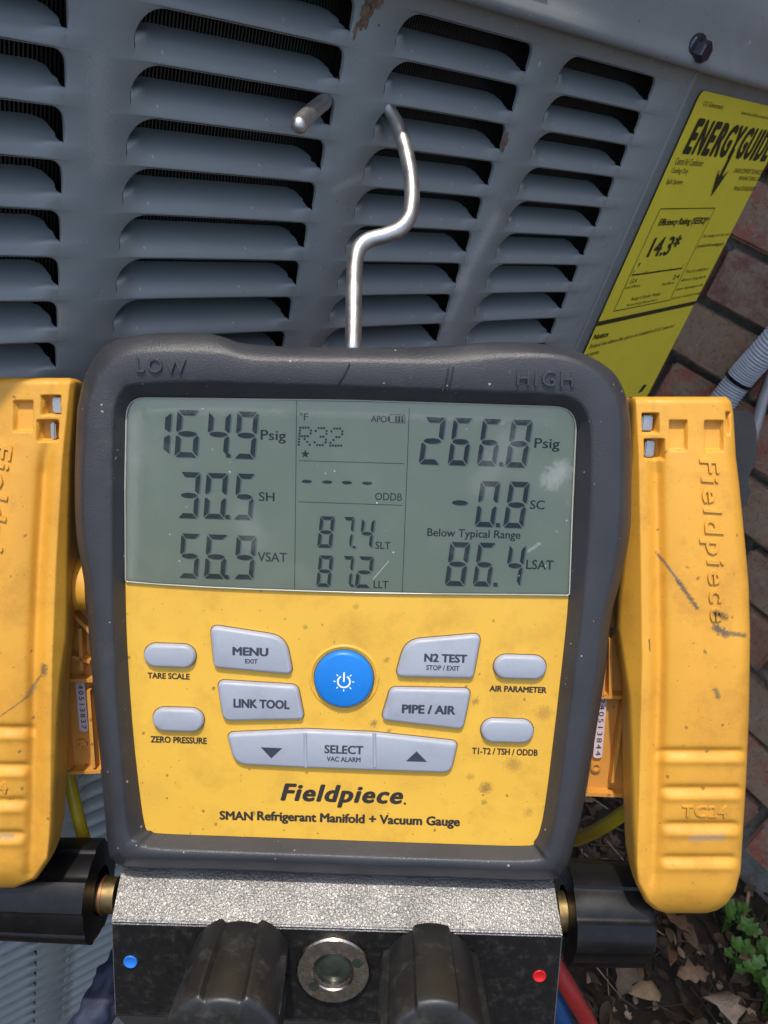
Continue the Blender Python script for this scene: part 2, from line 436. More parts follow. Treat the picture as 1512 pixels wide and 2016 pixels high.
# slot in the skirt
sl_c = ACF.at(1046, -10, .0052)
V = []; n = 20
for rsc, z in ((1.0, .0002), (.9, -.0008), (.8, -.004)):
    for k in range(n):
        t = 2*math.pi*k/n; V.append((math.copysign(abs(math.cos(t))**.7, math.cos(t))*.0068*rsc, math.copysign(abs(math.sin(t))**.7, math.sin(t))*.0068*rsc, z+.001))
me = mesh(V, [(i*n+k, i*n+(k+1) % n, (i+1)*n+(k+1) % n, (i+1)*n+k) for i in range(2) for k in range(n)]+[tuple(2*n+k for k in range(n))])
acpart('cap_slot', me, M['coil'], mw=ACF.mw @ Matrix.Translation((sl_c[0], sl_c[1], .0055)))
# hex bolt on the skirt
bc = ACF.at(1380, 100, .009); fb = Frame(ACF.mw @ Vector((bc[0], bc[1], .0060)), (math.cos(a*.6), math.sin(a*.6), 0), (0, 0, 1))
def hexbolt():
    def ring(r, z, n=24): return [(r*math.cos(2*math.pi*k/n), r*math.sin(2*math.pi*k/n), z) for k in range(n)]
    w_ = loft([ring(.0058, -.003), ring(.0062, .0004), ring(.0060, .0011), ring(.0044, .0016)], cap1=True)
    def hexr(r, z): return [(r*math.cos(math.pi/3*k+.35), r*math.sin(math.pi/3*k+.35), z) for k in range(6)]
    h_ = loft([hexr(.0045, .001), hexr(.0045, .0052), hexr(.0040, .0060)], cap1=True)
    j = join_meshes([w_, h_]); return j
acpart('bolt', hexbolt(), M['bolt'], mw=fb.mw)
# rusty peeled patch and paint chips on the strip between the louvre columns
def patch(frame, cxp, cyp, rx, ry, seed, z=.0002, n=26, tilt=0):
    r_ = random.Random(seed); c = frame.at(cxp, cyp, z); V = [(c[0], c[1], z+.0003)]
    for k in range(n):
        t = 2*math.pi*k/n; q = r_.uniform(.55, 1.15)
        x, y = rx*q*math.cos(t), ry*q*math.sin(t)
        V.append((c[0]+x*math.cos(tilt)-y*math.sin(tilt), c[1]+x*math.sin(tilt)+y*math.cos(tilt), z))
    return mesh(V, [(0, k+1, (k+1) % n+1) for k in range(n)])
for _p in (patch(ACF, 722, 28, .0028, .0052, 3, tilt=-.2), patch(ACF, 738, 4, .0036, .0020, 5, z=.0008), patch(ACF, 700, 60, .0009, .0028, 9), patch(ACF, 994, 280, .0016, .0042, 6)):
    acpart('peeled_paint', _p, M['rust'], mw=ACF.mw)

# ------------------------------------------------------------------ text
FONTCURVE = {}
def text_mesh(s, bold=0.0, shear=0.0, ext=0.0, spacing=1.0, bevel=0.0, res=3):
    cu = bpy.data.curves.new('txt', 'FONT'); cu.body = s; cu.size = 1; cu.offset = bold; cu.shear = shear; cu.extrude = ext
    cu.space_character = spacing; cu.resolution_u = res; cu.bevel_depth = bevel
    o = bpy.data.objects.new('txt', cu); COL.objects.link(o)
    bpy.context.view_layer.update()
    me = bpy.data.meshes.new_from_object(o.evaluated_get(bpy.context.evaluated_depsgraph_get()))
    bpy.data.objects.remove(o); bpy.data.curves.remove(cu)
    return me
def text_at(s, P0, P1, hgt, z, depthz=0.0, **kw):
    """text whose box runs from P0 to P1 (local xy of the lower corners) and is hgt tall; returns mesh"""
    heavy = kw.pop('bold', 0.0); kw['bold'] = 0.0
    me = text_mesh(s, **kw)
    if heavy > .004 and not kw.get('ext'):            # a heavier weight: the same letters overlaid, a hair apart
        e_ = heavy*1.25; V_, F_ = [], []
        for dx, dy, dz_ in [(e_*math.cos(k*math.pi/4), e_*.7*math.sin(k*math.pi/4), .0008*k) for k in range(8)]:
            b_ = len(V_); V_ += [(v.co.x+dx, v.co.y+dy, v.co.z+dz_) for v in me.vertices]; F_ += [tuple(b_+i for i in p.vertices) for p in me.polygons]
        me = mesh(V_, F_, False)
    co = np.array([v.co[:] for v in me.vertices]); mn, mx = co.min(0), co.max(0)
    P0, P1 = np.array(P0[:2], float), np.array(P1[:2], float); ex = P1-P0; L = np.linalg.norm(ex); ex /= L; ey = np.array([-ex[1], ex[0]])
    for v, c in zip(me.vertices, co):
        x = (c[0]-mn[0])/(mx[0]-mn[0])*L; y = (c[1]-mn[1])/(mx[1]-mn[1])*hgt
        p = P0+ex*x+ey*y
        zz = z+((depthz if depthz else .000012)*(c[2]-mn[2])/(mx[2]-mn[2]) if mx[2]-mn[2] > 1e-6 else 0)
        v.co = (p[0], p[1], zz)
    return me
def poly(P, z, flip=False):
    return mesh([(p[0], p[1], z) for p in P], [tuple(range(len(P)))], False)
def strip(P0, P1, wd, z):
    P0, P1 = np.array(P0[:2]), np.array(P1[:2]); d = unit(P1-P0); n_ = np.array([-d[1], d[0]])*wd/2
    return poly([P0-n_, P1-n_, P1+n_, P0+n_], z)

# ------------------------------------------------------------------ energy sticker
def sticker():
    z = .0006
    L = SP.at(1175, 637)[0]; T = SP.at(1385, 178)[1]; Rr = xr-.0045; Bm = SP.at(1150, 745)[1]-.09
    m, nt, b = new_mat('yellow_sticker')
    c = mixc(nt, ramp(nt, noise(nt, 30, 6, .7), [(.3, 0.0), (.75, 1.0)]), (.88, .74, .05), (.80, .66, .04))
    c = mixc(nt, math_(nt, 'MULTIPLY', spots(nt, 160, .1, .04), .7), c, (.25, .2, .03))
    nt.links.new(c, b.inputs['Base Color']); b.inputs['Roughness'].default_value = .38
    bump(nt, b, [(noise(nt, 25, 3), .001, .25)])
    r = .004; P = []
    for (qx, qy, a0) in ((Rr-r, T-r, 0), (L+r, T-r, 90), (L+r, Bm+r, 180), (Rr-r, Bm+r, 270)):
        for k in range(6):
            t = math.radians(a0+k*18); P.append((qx+r*math.cos(t), qy+r*math.sin(t)))
    st = acpart('energy_sticker', poly(P, .0003), m, mw=SP.mw)
    Wd = Rr-L
    def t2(s, bl, br, hmm, **kw):
        a_, b_ = SP.at(*bl), SP.at(*br)
        a_[1] = (a_[1]+b_[1])/2; b_[1] = a_[1]
        return text_at(s, a_, b_, hmm, z, **kw)
    def tl(s, x, y, wdt, hmm, **kw): return text_at(s, (x, y), (x+wdt, y), hmm, z, **kw)
    mes = []
    mes.append(t2('U.S. Government', (1382, 207), (1420, 216), .0024))
    e = SP.at(1340, 302); et = SP.at(1362, 229); Hh = et[1]-e[1]
    p = SP.at(1457, 222); mes.append(tl('Federal law prohibits removal of this label before purchase', p[0], p[1]-.001, Rr-.004-p[0], .0022))
    # headline, letter by letter: the Y runs down into an arrow
    letters = 'ENERGYGUIDE'; wds = [.92, 1.05, .92, 1.0, 1.05, 1.0, 1.05, 1.0, .5, 1.05, .92]; tot = sum(wds)
    X = e[0]; full = Rr-.004-e[0]; yx = 0
    for ch, wv in zip(letters, wds):
        cw = full*wv/tot
        hh = Hh*1.0
        mes.append(text_at(ch, (X+cw*.04, e[1]), (X+cw*.97, e[1]), hh, z, bold=.045, shear=.12))
        if ch == 'Y': yx = X+cw*.5
        X += cw
    tip = SP.at(1403, 386); tail = e[1]+Hh*.3
    mes.append(strip((yx, tail), (yx, tip[1]+.008), .0032, z+.0002))
    mes.append(poly([(yx-.0075, tip[1]+.015), (yx, tip[1]), (yx+.0075, tip[1]+.015), (yx+.0035, tip[1]+.0115), (yx-.0035, tip[1]+.0115)], z+.0003))
    mes.append(t2('Central Air Conditioner', (1327, 320), (1379, 330), .0034))
    mes.append(t2('Cooling Only', (1318, 341), (1349, 346), .0034))
    mes.append(t2('Split System', (1308, 363), (1338, 367), .0034))
    for s, bl, br in (('DAIKIN COMFORT TECHNOLOGIES', (1444, 336), (1500, 347)), ('MANUFACTURING, INC.', (1452, 352), (1492, 360)), ('Model DC4SEA3610A', (1443, 372), (1483, 378))):
        mes.append(t2(s, bl, br, .0027))
    A, B = SP.at(1300, 407), SP.at(1405, 412); C = SP.at(1202, 613)
    bx0, bx1, by1, by0 = A[0], B[0], (A[1]+B[1])/2, C[1]
    for q in (((bx0, by0), (bx1, by0)), ((bx0, by1), (bx1, by1)), ((bx0, by0), (bx0, by1)), ((bx1, by0), (bx1, by1))): mes.append(strip(*q, .0005, z))
    mes.append(t2('Efficiency Rating (SEER2)*', (1292, 447), (1387, 444), .0052, bold=.02))
    mes.append(t2('14.3*', (1270, 507), (1326, 500), .0118, bold=.02))
    s0, s1 = SP.at(1243, 541), SP.at(1338, 532); s1[1] = s0[1]
    mes.append(strip(s0, s1, .0009, z))
    for k in range(5):
        x = s0[0]+(s1[0]-s0[0])*k/4; mes.append(strip((x, s0[1]-.0007), (x, s0[1]+(.003 if k in (0, 4) else .0015)), .0005, z+.0001))
    mes.append(poly([(s0[0]+.003, s0[1]+.004), (s0[0]+.002, s0[1]+.0068), (s0[0]+.004, s0[1]+.0068)], z))
    mes.append(t2('13.4', (1238, 558), (1250, 556), .0028)); mes.append(t2('24', (1322, 549), (1334, 548), .0028))
    mes.append(t2('Least Efficient', (1229, 568), (1258, 564), .0018)); mes.append(t2('Most Efficient', (1301, 562), (1325, 558), .0018))
    mes.append(t2('Range of Similar Models', (1240, 592), (1296, 584), .0028)); mes.append(t2('*Seasonal Energy Efficiency Ratio 2', (1230, 603), (1290, 594), .002))
    mes.append(t2('For energy cost info, visit', (1382, 468), (1431, 466), .0026)); mes.append(t2('productinfo.energy.gov', (1371, 487), (1420, 486), .0030, bold=.006))
    for k, s in enumerate(('*Your air conditioner\'s', 'efficiency rating may be', 'better depending on the', 'coil your contractor installs')):
        mes.append(t2(s, (1348-9*k, 536+17*k), (1391-6*k, 533+17*k), .0025))
    r0 = SP.at(1175, 637); mes.append(strip((L, r0[1]), (Rr, r0[1]), .0028, z))
    mes.append(t2('Notice', (1165, 669), (1194, 662), .0036, bold=.025))
    p = SP.at(1158, 686); q = SP.at(1321, 650); mes.append(tl('Federal law allows this unit to be installed in all U.S. states and', p[0], p[1], q[0]-p[0], .0028))
    p = SP.at(1150, 703); mes.append(tl('territories.', p[0], p[1], .016, .0028))
    p = SP.at(1255, 773); mes.append(poly([(p[0], p[1]), (p[0]+.006, p[1]), (p[0]+.009, p[1]+.005), (p[0]+.003, p[1]+.006)], z))
    m2 = simple('sticker_print', (.03, .03, .012), .5)
    o = link('printed_lettering', join_meshes(mes), m2, st)
sticker()

# =================================================================== GAUGE
a_c = unit((1, .032, .005)); b_c = unit((-258, 7831, F))
GO = W(690, 1200, .25)
G = Frame(GO, R @ a_c, -(R @ b_c))
gauge = empty('refrigerant_gauge', G.mw)
tag(gauge, 'yellow faced digital refrigerant manifold gauge with lit LCD readings, hanging by a steel hook', 'gauge')
mm = .001
def gpart(name, me, mat, parent=None): return link(name, me, mat, parent or gauge)
rows = [
 ((249,850),(222,850),(168,850),(150,850)),((252,815),(224,805),(174,790),(155,790)),((262,794),(236,775),(200,730),(180,712)),
 ((284,783),(265,758),(262,692),(240,665)),((400,785),(400,752),(420,690),(400,656)),((500,787),(500,755),(500,705),(480,676)),
 ((600,789),(600,758),(600,707),(590,683)),((750,792),(750,763),(760,709),(760,684)),((880,795),(880,768),(880,711),(870,681)),
 ((990,798),(990,773),(990,700),(985,673)),((1085,801),(1090,778),(1100,700),(1100,682)),((1108,804),(1130,787),(1168,727),(1180,712)),
 ((1126,820),(1152,808),(1206,768),(1222,755)),((1134,850),(1163,850),(1224,825),(1241,830)),((1131,950),(1164,950),(1224,950),(1243,950)),
 ((1126,1050),(1160,1050),(1220,1050),(1240,1050)),((1121,1140),(1152,1140),(1203,1150),(1222,1140)),((1116,1215),(1145,1215),(1186,1225),(1203,1215)),
 ((1105,1320),(1132,1320),(1174,1330),(1192,1320)),((1090,1450),(1115,1450),(1153,1455),(1172,1450)),((1075,1570),(1100,1570),(1133,1570),(1152,1570)),
 ((1064,1630),(1085,1648),(1110,1665),(1130,1665)),((1052,1655),(1072,1678),(1096,1702),(1112,1712)),((1030,1665),(1045,1694),(1060,1716),(1070,1732)),
 ((850,1660),(850,1690),(850,1710),(850,1726)),((650,1653),(650,1683),(650,1703),(650,1720)),((450,1646),(450,1676),(450,1696),(450,1712)),
 ((320,1641),(300,1670),(275,1692),(262,1707)),((298,1636),(268,1657),(240,1683),(225,1695)),((284,1620),(252,1635),(227,1658),(212,1665)),
 ((268,1500),(240,1500),(212,1500),(198,1500)),((258,1390),(230,1390),(200,1385),(186,1385)),((250,1260),(224,1260),(190,1260),(176,1260)),
 ((247,1148),(221,1148),(180,1150),(166,1150)),((247,1050),(220,1050),(164,1050),(150,1050)),((247,950),(220,950),(162,950),(147,950))]
def gloop(i, z, f=None, j=None):
    P = []
    for r in rows:
        p = r[i] if f is None else tuple(r[i][k]*(1-f)+r[j][k]*f for k in (0, 1))
        q = G.at(p[0], p[1], z); P.append((q[0], q[1]))
    return [(p[0], p[1], z) for p in catmull(P, 6)]
def shrink(l, d, z):
    c = np.mean([p[:2] for p in l], 0); out = []
    for p in l:
        v = np.array(p[:2])-c; L = np.linalg.norm(v); q = c+v*(L-d)/L; out.append((q[0], q[1], z))
    return out
sil = gloop(3, -1*mm)
LP = [gloop(0, -1.0*mm), gloop(0, .1*mm), gloop(0, .5*mm, .07, 1), gloop(0, 5.2*mm, .90, 1), gloop(1, 5.65*mm), gloop(1, 5.95*mm, .10, 2), gloop(1, 6.25*mm, .45, 2), gloop(1, 6.15*mm, .88, 2), gloop(2, 5.75*mm), gloop(2, 5.0*mm, .22, 3), gloop(2, 2.6*mm, .82, 3),
      sil, shrink(sil, .4*mm, -8*mm), shrink(sil, 1.5*mm, -18*mm), shrink(sil, 4*mm, -27*mm), shrink(sil, 8*mm, -30*mm)]
me = loft(LP, cap1=True)
housing = gpart('housing', me, M['rubber'])
# moulded words on the rubber rim
def gtext(s, x, y, wpx, hpx, z, bold=0.0, shear=0.0, **kw):
    """centre of the text box at pixel x,y"""
    A = G.at(x-wpx/2, y, z); B = G.at(x+wpx/2, y, z); U = G.at(x, y-hpx/2, z); D_ = G.at(x, y+hpx/2, z); c = G.at(x, y, z)
    wl = B[0]-A[0]; hl = U[1]-D_[1]
    return text_at(s, (c[0]-wl/2, c[1]-hl/2), (c[0]+wl/2, c[1]-hl/2), hl, z, bold=bold, shear=shear, **kw)
o = gpart('moulded_lettering', gtext('LOW', 318, 720, 98, 29, 6.2*mm, bold=-.005, spacing=1.25, ext=.03, bevel=.012, depthz=.75*mm), M['rubber'], housing)
o = gpart('moulded_lettering', gtext('HIGH', 1073, 745, 112, 31, 6.15*mm, bold=.0, spacing=1.2, ext=.03, bevel=.012, depthz=.8*mm), M['rubber'], housing)
# scratches on the rim
for (p, q) in (((688, 716), (664, 757)), ((893, 722), (880, 768)), ((883, 724), (871, 770))):
    A, B = G.at(*p, 6.45*mm), G.at(*q, 6.45*mm)
    gpart('scratch', tube(catmull([A, (A+B)/2+np.array([.0003, 0, 0]), B], 4, False), .00022, 6), M['rubber'], housing)

# yellow face
pb = lambda x, y: G.at(x, y, 0)[:2]
M['face_yellow'] = mat_yellow('face_yellow', (.76, .45, .055), (.70, .39, .042), .42, (3000, .00004, .25), .40,
    blobs=[(pb(955, 1552), .0026, .75), (pb(1008, 1505), .0032, .5), (pb(935, 1382), .0014, .6), (pb(735, 1425), .0014, .75), (pb(765, 1440), .001, .6), (pb(925, 1530), .0016, .4),
           (pb(1070, 1405), .003, .4), (pb(1040, 1600), .002, .35), (pb(600, 1235), .001, .5), (pb(760, 1300), .0011, .55), (pb(340, 1290), .0022, .25), (pb(700, 1195), .0012, .4), (pb(952, 1580), .0012, .6), (pb(560, 1545), .006, .10), (pb(690, 1255), .007, .12), (pb(350, 1420), .008, .10), (pb(800, 1540), .006, .10), (pb(1000, 1390), .009, .14), (pb(620, 1420), .004, .14), (pb(300, 1560), .008, .12), (pb(900, 1220), .007, .10)])
inner = [p[:2] for p in gloop(0, 0)]
divL, divR = G.at(247, 1146, 0), G.at(1120, 1172, 0)
EDGE = [(247, 1146), (310, 1151), (400, 1156.5), (500, 1161), (600, 1164.5), (700, 1167.5), (850, 1170), (1000, 1171.5), (1120, 1173)]
_ed = [G.at(x, y, 0) for x, y in EDGE]
def split_line(x): return float(np.interp(x, [p[0] for p in _ed], [p[1] for p in _ed]))
low = [(p[0], p[1]) for p in shrink([(p[0], p[1], 0) for p in inner], -.0012, 0) if p[1] < split_line(p[0])-.0001]
up = [(p[0], p[1]) for p in shrink([(p[0], p[1], 0) for p in inner], -.0012, 0) if p[1] > split_line(p[0])+.0001]
def plate(P, z):   # triangulated polygon with a fine grid is not needed: flat
    bm = bmesh.new(); vs = [bm.verts.new((p[0], p[1], z)) for p in P]; f = bm.faces.new(vs)
    if f.calc_area() and f.normal.z < 0: f.normal_flip()
    f.normal_update()
    if f.normal.z < 0: f.normal_flip()
    bmesh.ops.triangulate(bm, faces=[f]); me = bpy.data.meshes.new('plate'); bm.to_mesh(me); bm.free(); return me
# order the points of each half round its centroid
def order(P):
    c = np.mean(P, 0); return sorted(P, key=lambda p: math.atan2(p[1]-c[1], p[0]-c[0]))
mid_ = [(p[0], p[1]) for p in _ed[1:-1]]
pl_ = order(low+[(divL[0]-.001, divL[1]), (divR[0]+.001, divR[1])]+mid_)
face = gpart('face_panel', plate(pl_, 0.0), M['face_yellow'])
# LCD
def mat_lcd():
    m, nt, b = new_mat('lcd_glass')
    c = mixc(nt, ramp(nt, noise(nt, 18, 3), [(.3, 0.0), (.7, 1.0)]), (.41, .42, .26), (.465, .47, .30))
    c = mixc(nt, math_(nt, 'MULTIPLY', noise(nt, 4500, 1, .5), .25), c, (.31, .34, .21))
    nt.links.new(c, b.inputs['Base Color']); b.inputs['Roughness'].default_value = .35
    return m
pu_ = order(up+[(divL[0]-.001, divL[1]+.00005), (divR[0]+.001, divR[1]+.00005)]+[(p[0], p[1]+.00005) for p in mid_])
lcd = gpart('lcd_screen', plate(pu_, 0.05*mm), mat_lcd())
zi = .12*mm
SEG = {'0': 'abcdef', '1': 'bc', '2': 'abged', '3': 'abgcd', '4': 'fgbc', '5': 'afgcd', '6': 'afgedc', '7': 'abc', '8': 'abcdefg', '9': 'abfgcd', '-': 'g'}
def seg_polys(ch):
    """unit-box digit; x right 0..1, y up 0..1; t thickness in x, s in y"""
    t, s, g = .25, .115, .022
    S = {'a': [(.03, 1), (.97, 1), (1-t, 1-s), (t, 1-s)], 'd': [(.03, 0), (.97, 0), (1-t, s), (t, s)],
         'f': [(0, .985), (0, .56), (.06, .525), (t-.02, .60), (t-.02, 1-s-.012)], 'b': [(1, .985), (1, .56), (.94, .525), (1-t+.02, .60), (1-t+.02, 1-s-.012)],
         'e': [(0, .015), (0, .44), (.06, .475), (t-.02, .40), (t-.02, s+.012)], 'c': [(1, .015), (1, .44), (.94, .475), (1-t+.02, .40), (1-t+.02, s+.012)],
         'g': [(.08+.84*(.5-.5*math.cos(math.pi*k/8)), .5+.062*math.sin(math.pi*k/8)) for k in range(9)]+[(.08+.84*(.5+.5*math.cos(math.pi*k/8)), .5-.062*math.sin(math.pi*k/8)) for k in range(1, 8)]}
    out = []
    for k in SEG[ch]:
        P = np.array(S[k]); c = P.mean(0); out.append([tuple(c+(p-c)*(1-.035)) for p in P])
    return out
def digit(ch, x0, x1, y0, y1, z, shear=.085):
    A = G.at(x0, y1, z); B = G.at(x1, y0, z); mes = []
    wl, hl = B[0]-A[0], B[1]-A[1]; sh = hl*shear; wd = wl-sh
    if ch == '1': wd = wl*1.0
    for P in seg_polys(ch):
        Q = []
        for (u, v) in P:
            uu = u if ch != '1' else (u-.72)/.28*.62
            Q.append((A[0]+uu*wd+sh*v, A[1]+v*hl))
        mes.append(poly(Q, z))
    return mes
reads = [
 ('164.9', [('1', 318, 340, 811, 895), ('6', 343, 395, 808, 900), ('4', 405, 455, 811, 899), ('9', 460, 509, 811, 903)], (449, 897)),
 ('30.5', [('3', 349, 395, 930, 1020), ('0', 400, 449, 932, 1021), ('5', 459, 503, 933, 1023)], (448, 1018)),
 ('56.9', [('5', 351, 395, 1051, 1138), ('6', 401, 449, 1053, 1139), ('9', 459, 505, 1055, 1140)], (446, 1136)),
 ('266.8', [('2', 824, 878, 822, 914), ('6', 881, 932, 823, 916), ('6', 938, 989, 825, 917), ('8', 994, 1049, 827, 920)], (986, 914)),
 ('-0.8', [('0', 934, 985, 948, 1037), ('8', 990, 1043, 949, 1039)], (980, 1034)),
 ('86.4', [('8', 875, 926, 1068, 1153), ('6', 930, 977, 1069, 1154), ('4', 991, 1036, 1072, 1155)], (975, 1151)),
 ('87.4', [('8', 624, 659, 1017, 1078), ('7', 670, 698, 1018, 1079), ('4', 706, 738, 1021, 1080)], (697, 1077)),
 ('87.2', [('8', 622, 656, 1094, 1155), ('7', 669, 697, 1095, 1156), ('2', 698, 736, 1096, 1157)], (693, 1153))]
for s, ds, dot in reads:
    mes = []; sm = len(ds) and (ds[0][4]-ds[0][3]) < 70
    for d_ in ds: mes += digit(d_[0], d_[1], d_[2], d_[3], d_[4], zi)
    k = 4 if not sm else 2.6
    A, B = G.at(dot[0]-k, dot[1]+k, zi), G.at(dot[0]+k, dot[1]-k, zi)
    mes.append(poly([(A[0], A[1]), (B[0], A[1]), (B[0], B[1]), (A[0], B[1])], zi))
    if s[0] == '-':
        c = G.at(905, 990, zi); mes.append(poly([(c[0]+.0024*math.cos(t), c[1]+.0008*math.sin(t)) for t in np.linspace(0, 2*math.pi, 17)[:-1]], zi))
    jm = join_meshes(mes); gpart('lcd_reading', jm, M['lcd_ink'], lcd)
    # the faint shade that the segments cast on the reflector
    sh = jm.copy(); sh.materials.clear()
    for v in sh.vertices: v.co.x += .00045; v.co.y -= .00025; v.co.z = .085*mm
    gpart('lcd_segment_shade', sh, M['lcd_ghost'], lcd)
mes = [gtext(s, x, y, wp, hp, zi, bold=b) for s, x, y, wp, hp, b in (
 ('Psig', 538, 860, 50, 26, .012), ('SH', 525, 978, 31, 18, .012), ('VSAT', 536, 1097, 58, 19, .012), ('°F', 598, 820, 17, 15, .01), ('APO', 746, 825, 31, 13, .014),
 ('ODDB', 765, 978, 53, 15, .005), ('SLT', 754, 1074, 30, 15, .012), ('LLT', 750, 1151, 29, 15, .012), ('Psig', 1077, 876, 50, 26, .012), ('SC', 1058, 994, 29, 18, .012),
 ('Below Typical Range', 933, 1053, 184, 21, .014), ('LSAT', 1063, 1112, 54, 19, .012))]
for x in (604, 644, 683, 723):
    c = G.at(x, 948+(x-604)*.03, zi); mes.append(poly([(c[0]+.0016*math.cos(t), c[1]+.00055*math.sin(t)) for t in np.linspace(0, 2*math.pi, 17)[:-1]], zi))
FONT57 = {'R': ['11110','10001','10001','11110','10100','10010','10001'], '3': ['01110','10001','00001','00110','00001','10001','01110'], '2': ['01110','10001','00001','00110','01000','10000','11111']}
for gi, ch in enumerate('R32'):
    for r in range(7):
        for c_ in range(5):
            if FONT57[ch][r][c_] == '1':
                c = G.at(591+gi*31+c_*5.4-r*.5, 842+r*5.6+gi*.9, zi); h = .00031
                mes.append(poly([(c[0]-h, c[1]-h), (c[0]+h, c[1]-h), (c[0]+h, c[1]+h), (c[0]-h, c[1]+h)], zi))
c = G.at(601, 894, zi); mes.append(poly([(c[0]+(.0014 if k % 2 == 0 else .0006)*math.sin(k*math.pi/5), c[1]+(.0014 if k % 2 == 0 else .0006)*math.cos(k*math.pi/5)) for k in range(10)], zi))
def gl(p, q, wd): return strip(G.at(*p, zi), G.at(*q, zi), wd, zi)
mes += [gl((768, 816), (797, 817), .0002), gl((768, 832), (797, 833), .0002), gl((768, 816), (767, 832), .0002), gl((797, 816), (797, 833), .0002), gl((765, 820), (765, 829), .0006)]
mes += [gl((x, 819), (x, 831), .0006) for x in (780, 786, 792)]
gpart('lcd_legend', join_meshes(mes), M['lcd_ink'], lcd)
gpart('lcd_divider', join_meshes([gl((584, 789), (580, 1163), .00022), gl((806, 803), (792, 1168), .00022), gl((588, 907), (796, 913), .00022), gl((587, 988), (793, 995), .00022)]), M['lcd_line'], lcd)
# clear window over the LCD
def mat_window():
    m = bpy.data.materials.new('clear_window'); m.use_nodes = True; nt = m.node_tree; nt.nodes.clear()
    out = nt.nodes.new('ShaderNodeOutputMaterial'); mx = nt.nodes.new('ShaderNodeMixShader'); tr = nt.nodes.new('ShaderNodeBsdfTransparent'); gl_ = nt.nodes.new('ShaderNodeBsdfGlossy')
    tr.inputs[0].default_value = (.93, .95, .94, 1); gl_.inputs['Roughness'].default_value = .12
    fr = nt.nodes.new('ShaderNodeFresnel'); fr.inputs[0].default_value = 1.5
    nt.links.new(fr.outputs[0], mx.inputs[0]); nt.links.new(tr.outputs[0], mx.inputs[1]); nt.links.new(gl_.outputs[0], mx.inputs[2])
    df = nt.nodes.new('ShaderNodeBsdfDiffuse'); df.inputs[0].default_value = (.7, .72, .7, 1)
    mx2 = nt.nodes.new('ShaderNodeMixShader')
    # dust specks and a haze of fine scratches near the rim
    s1 = spots(nt, 380, .13, .05); s2 = ramp(nt, noise(nt, 35, 8, .8), [(.5, .0), (.78, .07)])
    tot = math_(nt, 'ADD', math_(nt, 'MULTIPLY', s1, .55), s2, clamp=True)
    for p0, p1, wd, am in (((1085, 945), (1105, 925), .0042, .22), ((266, 800), (256, 1130), .0030, .09), ((300, 792), (560, 796), .0040, .12), ((600, 800), (1080, 812), .0040, .09), ((480, 1010), (500, 1060), .005, .05), ((1040, 1085), (1062, 1070), .0007, .2), ((735, 1140), (765, 1105), .00022, .35), ((950, 950), (1000, 870), .006, .07)):
        k = seg_mask(nt, G.at(*p0, .8*mm), G.at(*p1, .8*mm), wd, 900, .55); tot = math_(nt, 'ADD', tot, math_(nt, 'MULTIPLY', k, am), clamp=True)
    nt.links.new(tot, mx2.inputs[0])
    nt.links.new(mx.outputs[0], mx2.inputs[1]); nt.links.new(df.outputs[0], mx2.inputs[2]); nt.links.new(mx2.outputs[0], out.inputs[0])
    b = nt.nodes.new('ShaderNodeBump'); b.inputs['Distance'].default_value = .0004; b.inputs['Strength'].default_value = .15
    nt.links.new(noise(nt, 60, 4), b.inputs['Height']); nt.links.new(b.outputs[0], gl_.inputs['Normal'])
    return m
# ------------------------------------------------------------------ buttons
def rounded(P, rad, n=6):
    out = []; Np = len(P)
    for i in range(Np):
        p, a_, b_ = np.array(P[i]), np.array(P[i-1]), np.array(P[(i+1) % Np]); r = rad[i] if hasattr(rad, '__len__') else rad
        da, db = unit(a_-p), unit(b_-p); ang = math.acos(np.clip(np.dot(da, db), -1, 1)); tl = min(r/math.tan(ang/2), .48*np.linalg.norm(a_-p), .48*np.linalg.norm(b_-p))
        s, e = p+da*tl, p+db*tl
        for k in range(n+1):
            t = k/n; out.append((1-t)**2*s+2*t*(1-t)*p+t*t*e)
    return out
_px = G.at(1000, 1300)[0]-G.at(999, 1300)[0]
rimP = rounded([G.at(x, y, .8*mm)[:2] for x, y in ((249,783),(690,788),(1136,802),(1127,1000),(1121,1172),(1000,1170.5),(850,1169),(700,1166.5),(600,1163.5),(500,1160),(400,1155.5),(310,1150),(247,1145),(246,960))], [38*_px,200*_px,44*_px,200*_px,5*_px,40*_px,40*_px,40*_px,40*_px,40*_px,40*_px,40*_px,5*_px,200*_px], 8)
win = gpart('display_window', plate([p[:2] for p in rimP], .8*mm), mat_window())
rm = gpart('window_edge', tube([(p[0], p[1], .78*mm) for p in rimP]+[(rimP[0][0], rimP[0][1], .78*mm)], .00022, 6), simple('window_edge', (.42, .42, .36), .2), win)

